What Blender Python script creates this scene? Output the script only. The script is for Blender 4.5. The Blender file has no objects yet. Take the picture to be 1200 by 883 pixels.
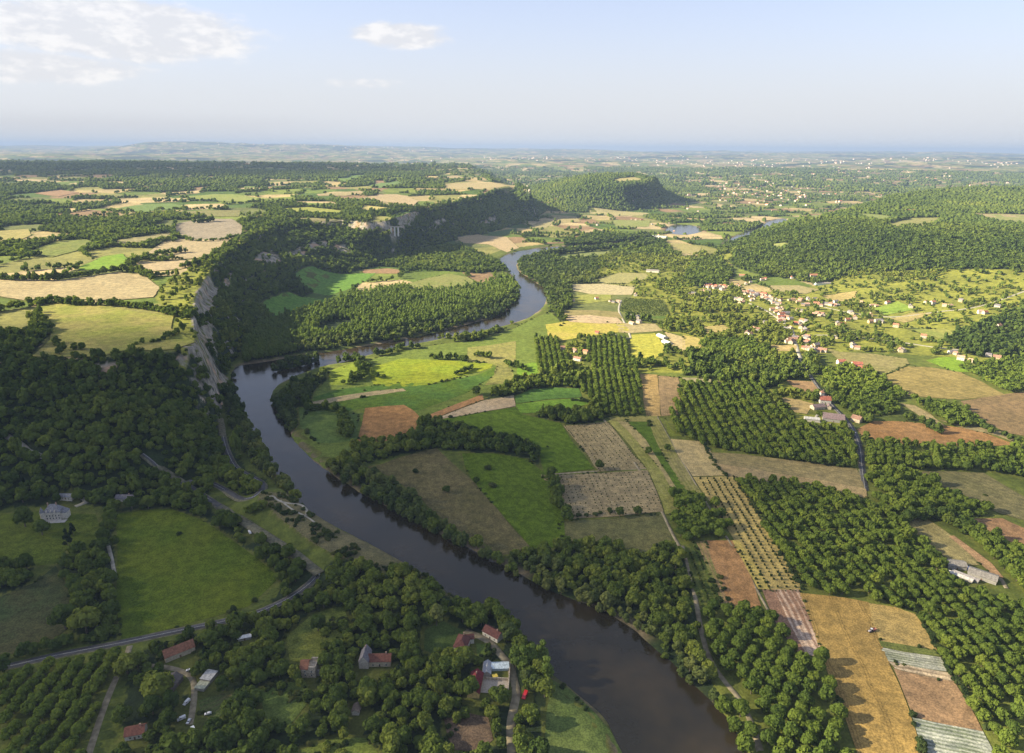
import bpy, math, random
import numpy as np
from mathutils import Matrix, Vector
from mathutils.geometry import delaunay_2d_cdt

SC = bpy.context.scene
COL = SC.collection
RNG = np.random.default_rng(11)
random.seed(5)

# ------------------------------------------------------------------ camera
H = 350.0                       # metres above the valley floor
PITCH = math.radians(18.4)
ROLL = math.radians(0.38)
FPX, CX, CY = 800.0, 600.0, 441.5
_f = np.array([0, math.cos(PITCH), -math.sin(PITCH)])
_r0 = np.array([1.0, 0, 0]); _u0 = np.array([0, math.sin(PITCH), math.cos(PITCH)])
_r = _r0 * math.cos(ROLL) + _u0 * math.sin(ROLL)
_u = -_r0 * math.sin(ROLL) + _u0 * math.cos(ROLL)

cam_d = bpy.data.cameras.new('camera'); cam = bpy.data.objects.new('camera', cam_d); COL.objects.link(cam)
cam_d.sensor_fit = 'HORIZONTAL'; cam_d.sensor_width = 36.0; cam_d.lens = FPX / 1200.0 * 36.0
cam_d.clip_start = 1.0; cam_d.clip_end = 200000.0
M = Matrix.Identity(4)
for i in range(3):
    M[i][0], M[i][1], M[i][2] = _r[i], _u[i], -_f[i]
M[2][3] = H
cam.matrix_world = M
SC.camera = cam


def rays(px, py):
    px = np.asarray(px, float); py = np.asarray(py, float)
    u = (px - CX) / FPX; v = -(py - CY) / FPX
    return _f[None] + u[:, None] * _r[None] + v[:, None] * _u[None]


def at_z(px, py, z=0.0):
    """Pixel of the photograph to a point of the level at height z."""
    d = rays(px, py); t = (np.asarray(z, float) - H) / d[:, 2]
    return np.stack([d[:, 0] * t, d[:, 1] * t], 1)


def project(x, y, z):
    p = np.stack([x, y, np.asarray(z) - H], -1)
    zc = p @ _f
    return CX + FPX * (p @ _r) / zc, CY - FPX * (p @ _u) / zc, zc


# ------------------------------------------------------------------ noise
def _hash(ix, iy, s):
    n = (ix.astype(np.int64) * 374761393 + iy.astype(np.int64) * 668265263 + s * 974634777) & 0x7fffffff
    n = ((n ^ (n >> 13)) * 1274126177) & 0x7fffffff
    return ((n ^ (n >> 16)) & 0xffff) / 65535.0


def vnoise(x, y, s=0):
    ix = np.floor(x); iy = np.floor(y); fx = x - ix; fy = y - iy
    fx = fx * fx * (3 - 2 * fx); fy = fy * fy * (3 - 2 * fy)
    a = _hash(ix, iy, s); b = _hash(ix + 1, iy, s); c = _hash(ix, iy + 1, s); d = _hash(ix + 1, iy + 1, s)
    return (a * (1 - fx) + b * fx) * (1 - fy) + (c * (1 - fx) + d * fx) * fy


def fbm(x, y, wl, octv=3, s=0):
    x = np.asarray(x, float); y = np.asarray(y, float)
    o = np.zeros(np.broadcast(x, y).shape); a = 0.5; t = 0
    for k in range(octv):
        o += a * (vnoise(x / wl + 17.3 * k, y / wl - 9.1 * k, s + k) * 2 - 1); t += a; a *= .5; wl *= .5
    return o / t


def worley(x, y, size, s=0, rot=0.3, aspect=1.4):
    """Patchwork cells: distance to the border in metres and a random id."""
    c, n = math.cos(rot), math.sin(rot)
    u = (x * c + y * n) / size; v = (-x * n + y * c) / (size * aspect)
    iu = np.floor(u); iv = np.floor(v)
    f1 = np.full(u.shape, 9.0); f2 = f1.copy(); cid = np.zeros(u.shape)
    for du in (-1, 0, 1):
        for dv in (-1, 0, 1):
            a = iu + du; b = iv + dv
            pu = a + .15 + .7 * _hash(a, b, s); pv = b + .15 + .7 * _hash(a, b, s + 7)
            d = np.hypot(u - pu, v - pv)
            near = d < f1
            f2 = np.where(near, f1, np.minimum(f2, d)); cid = np.where(near, _hash(a, b, s + 13), cid)
            f1 = np.minimum(f1, d)
    return (f2 - f1) * size * .5, cid


def sstep(a, b, t):
    t = np.clip((t - a) / (b - a), 0, 1)
    return t * t * (3 - 2 * t)


# ------------------------------------------------------------------ polygons
def inside(poly, x, y):
    r = np.zeros(x.shape, bool)
    n = len(poly); j = n - 1
    for i in range(n):
        xi, yi = poly[i]; xj, yj = poly[j]
        if yi != yj:
            c = ((yi > y) != (yj > y)) & (x < (xj - xi) * (y - yi) / (yj - yi) + xi)
            r ^= c
        j = i
    return r


def line_dist(pts, x, y, closed=False):
    d = np.full(x.shape, 1e18)
    n = len(pts)
    for i in range(n if closed else n - 1):
        ax, ay = pts[i]; bx, by = pts[(i + 1) % n]
        vx, vy = bx - ax, by - ay; L = vx * vx + vy * vy + 1e-9
        t = np.clip(((x - ax) * vx + (y - ay) * vy) / L, 0, 1)
        d = np.minimum(d, (x - ax - t * vx) ** 2 + (y - ay - t * vy) ** 2)
    return np.sqrt(d)


def sdist(poly, x, y):
    d = line_dist(poly, x, y, True)
    return np.where(inside(poly, x, y), -d, d)


def P(s):
    """'x,y x,y ...' in pixels of the photograph."""
    return np.array([[float(c) for c in q.split(',')] for q in s.split()])


def W(s, z=0.0):
    p = P(s) if isinstance(s, str) else np.asarray(s, float)
    return at_z(p[:, 0], p[:, 1], z)


def smooth_line(p, k=2, closed=False):
    for _ in range(k):
        q = []
        n = len(p)
        if not closed: q.append(p[0])
        for i in range(n if closed else n - 1):
            a, b = p[i], p[(i + 1) % n]
            q += [a * .75 + b * .25, a * .25 + b * .75]
        if not closed: q.append(p[-1])
        p = np.array(q)
    return p


# ------------------------------------------------------------------ the river
WZ = -2.5
RIVER_LEFT = ("760,960 742,900 722,852 700,825 675,806 650,790 632,772 610,746 590,716 575,710 545,705 520,690 500,673 470,655 440,637 405,625 "
              "380,608 355,590 340,574 325,551 310,530 295,500 281,475 273,452 273,432 286,428 310,425 335,421 378,414 420,408 450,403 480,397 520,388 560,378 "
              "588,370 603,356 611,342 606,326 591,315 584,307 590,301 606,295 640,290 690,287 760,281")
RIVER_RIGHT = ("930,960 880,905 862,868 840,832 805,800 790,783 760,757 740,738 700,716 660,701 620,682 577,659 540,641 510,628 480,610 440,590 "
               "410,573 390,560 368,545 350,526 331,497 319,476 314,461 330,447 350,438 375,429 400,425 430,416 470,406 520,396 560,388 "
               "598,380 626,369 638,356 641,341 622,328 606,319 603,309 612,302 640,296 700,291 760,285")
RIV = smooth_line(np.vstack([W(RIVER_LEFT, WZ), W(RIVER_RIGHT, WZ)[::-1]]), 1, True)
RIV_UP = smooth_line(W("848,284 872,273 890,266 903,259 918,256 923,258 912,267 893,276 875,282 850,289", WZ), 2, True)
LAKE = smooth_line(W("778,272 786,265 800,263 815,265 826,270 812,275 795,276", WZ), 2, True)
ISLET = smooth_line(W("313,437 322,430 345,424 362,421 378,420 372,425 352,430 335,434", WZ), 2, True)
POLYW = [RIV, RIV_UP, LAKE]

# ------------------------------------------------------------------ the heights
def rim(s):
    """'x,y,z' triples: pixel and assumed height."""
    q = np.array([[float(c) for c in t.split(',')] for t in s.split()])
    return at_z(q[:, 0], q[:, 1], q[:, 2])


FOOT_L = np.vstack([W("-260,640 -120,615 0,598 100,588 180,572 236,557 258,540 256,500 262,465 268,432 284,408 310,378 340,356 370,342 400,322 440,313 470,300 500,290 "
                      "547,280 591,268 627,257 641,247"), [(250, 4700), (50, 6500), (-200, 11000), (-30000, 12500), (-30000, 500)]])
RIM_L = np.vstack([rim("-260,452,88 -120,438,90 0,428,92 40,423,93 120,419,94 180,414,94 214,410,94 230,404,94 228,380,95 224,357,98 234,334,100 253,303,108 268,290,111 "
                       "288,277,114 309,266,118 360,258,121 400,256,122 430,258,122 452,257,123 480,247,126 520,238,131 560,230,138 590,222,144 606,219,146 622,226,134"),
                   [(-150, 4600), (-350, 6500), (-700, 9500), (-28000, 11000), (-28000, 900)]])
FOOT_R = np.vstack([W("868,277 845,291 836,303 880,320 950,332 1000,358 1060,378 1130,398 1200,418 1320,440"), [(3500, 1300), (9000, 2500), (9000, 5600), (3600, 5200), (2600, 4600), (1900, 3700)]])
RIM_R = np.vstack([rim("968,262,72 1000,275,82 1060,279,90 1120,283,92 1200,292,92 1320,302,92"), [(5000, 2400), (8000, 3200), (8000, 5000)],
                   rim("1220,219,128 1120,222,125 1040,233,112 1000,249,96")])
FOOT_M = np.vstack([W("565,234 606,243 650,248 700,250 740,247 785,240 803,231 800,222"), [(1000, 7300), (-150, 7000)]])
RIM_M = np.vstack([rim("690,212,160 708,215,150 728,216,148 752,214,150 768,210,160 762,204,190 735,199,206 694,199,208")])


def hill(x, y, foot, rimp, top, prof):
    df = sdist(foot, x, y); dr = sdist(rimp, x, y)
    a = np.clip(-df, 0, None); b = np.clip(dr, 0, None)
    t = a / (a + b + 1e-6)
    return np.where(df < 0, top * prof(t), 0.0)


def height(x, y):
    sh = x.shape
    x = x.ravel(); y = y.ravel()
    d = np.hypot(x, y)
    far = np.interp(d, [0, 5200, 8000, 14000, 24000, 34000, 42000, 48000], [0, 0, 22, 70, 160, 250, 318, 300])
    far = far + sstep(5000, 12000, d) * (100 * fbm(x, y, 2800, 4, 3) + 70 * fbm(x, y, 7500, 2, 9))
    az = np.degrees(np.arctan2(x, y))
    far = far + sstep(24000, 33000, d) * (np.interp(az, [-40, -31, -27, -22, -10, 0, 12, 22, 40], [-90, -40, 260, 250, 170, 90, 60, -10, -60]) * sstep(0.2, .9, .5 + fbm(x, y, 9000, 3, 31)) + 60 * fbm(x, y, 3500, 3, 41))
    out = 0.5 * fbm(x, y, 160, 3, 1) + 0.3 + far
    # the plateau on the left
    n1 = fbm(x, y, 420, 4, 5)
    top = np.interp(y, [0, 850, 1250, 1800, 2500, 3100, 3700, 8000, 11000], [90, 94, 98, 109, 121, 132, 145, 168, 125]) + n1 * np.interp(y, [800, 1500, 4000], [2, 6, 16])
    cl = sstep(860, 1060, y) * (0.5 + 0.5 * sstep(-.35, .35, fbm(x, y, 170, 2, 22)))
    jag = 0.10 * fbm(x, y, 60, 3, 8)

    def prof(t):
        tt = np.clip(t + jag * sstep(0, .2, t) * sstep(1, .93, t), 0, 1)
        smooth = tt * (1.25 - .25 * tt)
        step = 0.70 * (.55 * tt / .82 + .45 * sstep(0, .82, tt)).clip(0, 1) + .05 * sstep(.42, .48, tt) + 0.25 * sstep(.82, .93, tt)
        return np.clip(smooth * (1 - cl) + step * cl, 0, 1)
    out = np.maximum(out, hill(x, y, FOOT_L, RIM_L, top, prof))
    topr = np.interp(y, [1500, 2100, 3000, 4200], [90, 92, 98, 124]) + fbm(x, y, 500, 4, 6) * 13
    out = np.maximum(out, hill(x, y, FOOT_R, RIM_R, topr, lambda t: sstep(-.25, 1, t) - sstep(-.25, 1, np.zeros(1)) * (1 - t)))
    topm = np.interp(y, [4400, 5600], [126, 172]) + fbm(x, y, 500, 4, 16) * 14
    out = np.maximum(out, hill(x, y, FOOT_M, RIM_M, topm, lambda t: .6 * t + .4 * sstep(.1, 1, t)))
    # scrub ridge between the road and the river, and the gentle rise of the near bank
    rp = RIDGE
    out = out + 13 * sstep(52, 5, line_dist(rp, x, y))
    near = d < 9500
    for poly in POLYW:
        bb = (x > poly[:, 0].min() - 40) & (x < poly[:, 0].max() + 40) & (y > poly[:, 1].min() - 40) & (y < poly[:, 1].max() + 40) & near
        if not bb.any(): continue
        s = sdist(poly, x[bb], y[bb]) + 2.2 * fbm(x[bb], y[bb], 26, 2, 77)
        if poly is RIV:
            s = np.maximum(s, -sdist(ISLET, x[bb], y[bb]))
        k = sstep(-10, 15, s)
        o = out[bb]
        out[bb] = np.where(s < 15, np.minimum(o, 0.8 + (o - .8) * sstep(3, 15, s)) * k + (-5.6) * (1 - k), o)
    return out.reshape(sh)


RIDGE = W("318,588 350,612 400,650 440,668 480,690 500,697", 6)

# ------------------------------------------------------------------ the ground sheet
az_c = np.concatenate([np.linspace(-78, -44, 60, endpoint=False), np.linspace(-44, 44, 640, endpoint=False), np.linspace(44, 78, 61)])
az_r = np.radians(az_c)
ld = np.concatenate([np.linspace(math.log(60), math.log(260), 40, endpoint=False), np.linspace(math.log(260), math.log(6500), 560, endpoint=False),
                     np.linspace(math.log(6500), math.log(52000), 190)])
DD = np.exp(ld)
GX = DD[:, None] * np.sin(az_r)[None]; GY = DD[:, None] * np.cos(az_r)[None]
GZ = height(GX, GY)


def hgrid(x, y):
    """Height of the ground sheet itself (bilinear in its own cells)."""
    x = np.asarray(x, float); y = np.asarray(y, float)
    l = np.log(np.maximum(np.hypot(x, y), 61)); a = np.degrees(np.arctan2(x, y))
    i = np.clip(np.searchsorted(ld, l) - 1, 0, len(ld) - 2); j = np.clip(np.searchsorted(az_c, a) - 1, 0, len(az_c) - 2)
    u = np.clip((np.exp(l) - DD[i]) / (DD[i + 1] - DD[i]), 0, 1); v = np.clip((a - az_c[j]) / (az_c[j + 1] - az_c[j]), 0, 1)
    return (GZ[i, j] * (1 - u) + GZ[i + 1, j] * u) * (1 - v) + (GZ[i, j + 1] * (1 - u) + GZ[i + 1, j + 1] * u) * v


def ground(px, py, lift=0.0):
    """Pixel of the photograph to the first point of the ground it shows."""
    px = np.atleast_1d(np.asarray(px, float)); py = np.atleast_1d(np.asarray(py, float))
    d = rays(px, py); d = d / np.linalg.norm(d[:, :2], axis=1)[:, None]
    t = np.full(len(px), 230.0); done = np.zeros(len(px), bool)
    step = 1.006
    lo = t.copy()
    for _ in range(900):
        g = H + d[:, 2] * t - hgrid(d[:, 0] * t, d[:, 1] * t) - lift
        done |= g < 0
        if done.all(): break
        lo = np.where(done, lo, t); t = np.where(done, t, np.minimum(t * step, 50000))
    hi = t
    for _ in range(16):
        m = (lo + hi) / 2
        g = H + d[:, 2] * m - hgrid(d[:, 0] * m, d[:, 1] * m) - lift
        lo = np.where(g < 0, lo, m); hi = np.where(g < 0, m, hi)
    return np.stack([d[:, 0] * hi, d[:, 1] * hi], 1)


def G(s):
    p = P(s) if isinstance(s, str) else np.asarray(s, float)
    return ground(p[:, 0], p[:, 1])

# ------------------------------------------------------------------ mesh and material helpers
def tag(o, label=None, cat=None, group=None, kind=None):
    if label: o['label'] = label
    if cat: o['category'] = cat
    if group: o['group'] = group
    if kind: o['kind'] = kind
    return o


def np_mesh(name, V, F, mat=None, attrs=None, smooth=False):
    """Mesh from arrays; F is (n,3) or (n,4)."""
    me = bpy.data.meshes.new(name)
    V = np.asarray(V, np.float32); F = np.asarray(F, np.int32); k = F.shape[1]
    me.vertices.add(len(V)); me.vertices.foreach_set('co', V.ravel())
    me.loops.add(F.size); me.loops.foreach_set('vertex_index', F.ravel())
    me.polygons.add(len(F)); me.polygons.foreach_set('loop_start', np.arange(0, F.size, k, dtype=np.int32))
    if smooth: me.polygons.foreach_set('use_smooth', np.ones(len(F), bool))
    me.update(calc_edges=True)
    for an, (typ, val) in (attrs or {}).items():
        a = me.attributes.new(an, typ, 'POINT')
        a.data.foreach_set('value' if typ == 'FLOAT' else 'color', np.asarray(val, np.float32).ravel())
    if mat: me.materials.append(mat)
    return me


def link(name, me, parent=None):
    o = bpy.data.objects.new(name, me); COL.objects.link(o)
    if parent is not None: o.parent = parent
    return o


def new_mat(name):
    m = bpy.data.materials.new(name); m.use_nodes = True
    nt = m.node_tree
    for n in list(nt.nodes):
        if n.type != 'OUTPUT_MATERIAL': nt.nodes.remove(n)
    return m, nt, nt.nodes.new, nt.links.new, next(n for n in nt.nodes if n.type == 'OUTPUT_MATERIAL')


class NB:
    """Small node builder."""
    def __init__(s, name):
        s.m, s.nt, s.n, s.l, s.out = new_mat(name)

    def val(s, sock, v):
        if hasattr(v, 'node'): s.l(v, sock)
        elif isinstance(v, (tuple, list)) and len(v) == 3 and sock.type == 'RGBA': sock.default_value = (*v, 1)
        else: sock.default_value = v

    def math(s, op, a, b=0.0, c=None, clamp=False):
        n = s.n('ShaderNodeMath'); n.operation = op; n.use_clamp = clamp
        s.val(n.inputs[0], a); s.val(n.inputs[1], b)
        if c is not None: s.val(n.inputs[2], c)
        return n.outputs[0]

    def mix(s, f, a, b, mode='MIX'):
        n = s.n('ShaderNodeMix'); n.data_type = 'RGBA'; n.blend_type = mode
        s.val(n.inputs[0], f); s.val(n.inputs[6], a); s.val(n.inputs[7], b)
        return n.outputs[2]

    def noise(s, vec, scale, detail=2.0, rough=.5):
        n = s.n('ShaderNodeTexNoise'); n.inputs['Scale'].default_value = scale; n.inputs['Detail'].default_value = detail; n.inputs['Roughness'].default_value = rough
        s.l(vec, n.inputs['Vector']); return n.outputs['Fac']

    def ramp(s, f, a, b, lo=0.0, hi=1.0):
        n = s.n('ShaderNodeMapRange'); n.interpolation_type = 'SMOOTHSTEP'
        s.val(n.inputs[0], f); n.inputs[1].default_value = a; n.inputs[2].default_value = b; n.inputs[3].default_value = lo; n.inputs[4].default_value = hi
        return n.outputs[0]

    def pos(s):
        return s.n('ShaderNodeNewGeometry').outputs['Position']

    def attr(s, name, what='Color'):
        n = s.n('ShaderNodeAttribute'); n.attribute_name = name; return n.outputs[what]

    def bsdf(s, col, rough=.9, spec=.15, normal=None, **k):
        n = s.n('ShaderNodeBsdfPrincipled'); s.val(n.inputs['Base Color'], col); s.val(n.inputs['Roughness'], rough)
        n.inputs['Specular IOR Level'].default_value = spec
        if normal is not None: s.l(normal, n.inputs['Normal'])
        for a, b in k.items(): s.val(n.inputs[a], b)
        s.l(n.outputs[0], s.out.inputs['Surface']); return n

    def bump(s, h, dist, strength=.6):
        n = s.n('ShaderNodeBump'); n.inputs['Strength'].default_value = strength; n.inputs['Distance'].default_value = dist; s.l(h, n.inputs['Height']); return n.outputs[0]


def plain(name, col, rough=.8, spec=.2, var=.12, scale=.8):
    b = NB(name); f = b.noise(b.pos(), scale, 3)
    c = b.mix(b.ramp(f, .3, .7), tuple(x * (1 - var) for x in col), tuple(min(1, x * (1 + var)) for x in col))
    b.bsdf(c, rough, spec); return b.m


def ground_mat():
    b = NB('ground'); p = b.pos()
    c = b.mix(1.0, b.attr('albedo'), (.84, .84, .84), 'MULTIPLY')
    n1 = b.noise(p, .012, 4); n2 = b.noise(p, .11, 4, .6); n3 = b.noise(p, .6, 2)
    c = b.mix(1.0, c, b.mix(b.ramp(n1, .3, .7), (.78, .8, .8), (1.2, 1.18, 1.1)), 'MULTIPLY')
    c = b.mix(1.0, c, b.mix(b.ramp(n2, .3, .7), (.72, .74, .76), (1.25, 1.22, 1.15)), 'MULTIPLY')
    c = b.mix(1.0, c, b.mix(b.ramp(n3, .3, .7), (.82, .82, .82), (1.18, 1.16, 1.12)), 'MULTIPLY')
    geo = b.n('ShaderNodeNewGeometry'); sx = b.n('ShaderNodeSeparateXYZ'); b.l(geo.outputs['True Normal'], sx.inputs[0])
    rock = b.mix(b.ramp(b.noise(p, .09, 5, .7), .3, .7), (.11, .10, .085), (.36, .325, .27))
    rock = b.mix(b.ramp(b.noise(p, .03, 3), .52, .7), rock, (.42, .27, .17))
    steep = b.math('ADD', sx.outputs[2], b.math('MULTIPLY', b.math('SUBTRACT', b.noise(p, .035, 3), .5), .5))
    bare = b.math('MULTIPLY', b.ramp(steep, .66, .56), b.ramp(b.noise(p, .016, 4, .6), .56, .63))
    face = b.math('MULTIPLY', b.attr('rock', 'Fac'), b.ramp(b.noise(p, .07, 4, .6), .36, .5))
    c = b.mix(b.math('MAXIMUM', bare, face), c, rock)
    b.bsdf(c, .95, .08, b.bump(b.math('ADD', n2, b.noise(p, .35, 4, .65)), 1.2, .5)); return b.m


def field_mat(name, c1, c2, ang=None, spacing=6.0, contrast=.5, patch=.35, third=None, tram=0):
    """Soil or crop: rows along the direction ang (radians), broad patches, fine grain."""
    b = NB(name); p = b.pos()
    n1 = b.noise(p, .018, 4, .55); n2 = b.noise(p, .12, 4, .6); n3 = b.noise(p, .9, 3, .6)
    f = b.ramp(n1, .35, .65, .5 - patch, .5 + patch)
    if ang is not None:
        sp = b.n('ShaderNodeSeparateXYZ'); b.l(p, sp.inputs[0])
        u = b.math('ADD', b.math('MULTIPLY', sp.outputs[0], -math.sin(ang)), b.math('MULTIPLY', sp.outputs[1], math.cos(ang)))
        u = b.math('ADD', u, b.math('MULTIPLY', n1, spacing * 1.2))
        s1 = b.math('SINE', b.math('MULTIPLY', u, 2 * math.pi / spacing))
        s2 = b.math('SINE', b.math('MULTIPLY', u, 2 * math.pi / (spacing * 4.3)))
        s = b.math('ADD', b.math('MULTIPLY', s1, .5 * contrast), b.math('MULTIPLY', s2, .22 * contrast))
        s = b.math('MULTIPLY', s, b.ramp(n2, .3, .6, .5, 1.1))
        f = b.math('ADD', f, s, clamp=True)
    c = b.mix(f, c1, c2)
    if tram:
        fr = b.math('ABSOLUTE', b.math('SUBTRACT', b.math('FRACT', b.math('DIVIDE', u, tram)), .5))
        tl = b.math('MULTIPLY', b.ramp(b.math('ABSOLUTE', b.math('SUBTRACT', fr, .045)), .022, .008), b.ramp(n2, .25, .5, .35, 1))
        c = b.mix(b.math('MULTIPLY', tl, .6), c, mul(c1, .5))
    if third: c = b.mix(b.ramp(b.noise(p, .03, 4, .6), .52, .72, 0, .8), c, third)
    c = b.mix(b.ramp(b.noise(p, .026, 5, .62), .52, .72, 0, .45), c, tuple((x + y_) * .33 for x, y_ in zip(c1, c2)))
    c = b.mix(1.0, c, b.mix(b.ramp(n2, .30, .70), (.74, .76, .78), (1.24, 1.22, 1.17)), 'MULTIPLY')
    c = b.mix(1.0, c, b.mix(b.ramp(n3, .32, .68), (.66, .67, .68), (1.34, 1.33, 1.28)), 'MULTIPLY')
    b.bsdf(c, .95, .06, b.bump(b.math('ADD', n2, n3), .35, .5)); return b.m


# ------------------------------------------------------------------ fields (pixels of the photograph)
GR, BG, YG = (.085, .135, .014), (.14, .21, .014), (.225, .25, .025)
ME, OL, DR = (.115, .15, .03), (.12, .125, .05), (.17, .155, .075)
TA, ST, GO = (.40, .31, .18), (.40, .33, .13), (.31, .21, .07)
BR, RB, PB = (.24, .14, .08), (.28, .155, .062), (.33, .21, .135)
DG = (.045, .095, .03)


def mul(c, k): return tuple(x * k for x in c)


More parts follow.
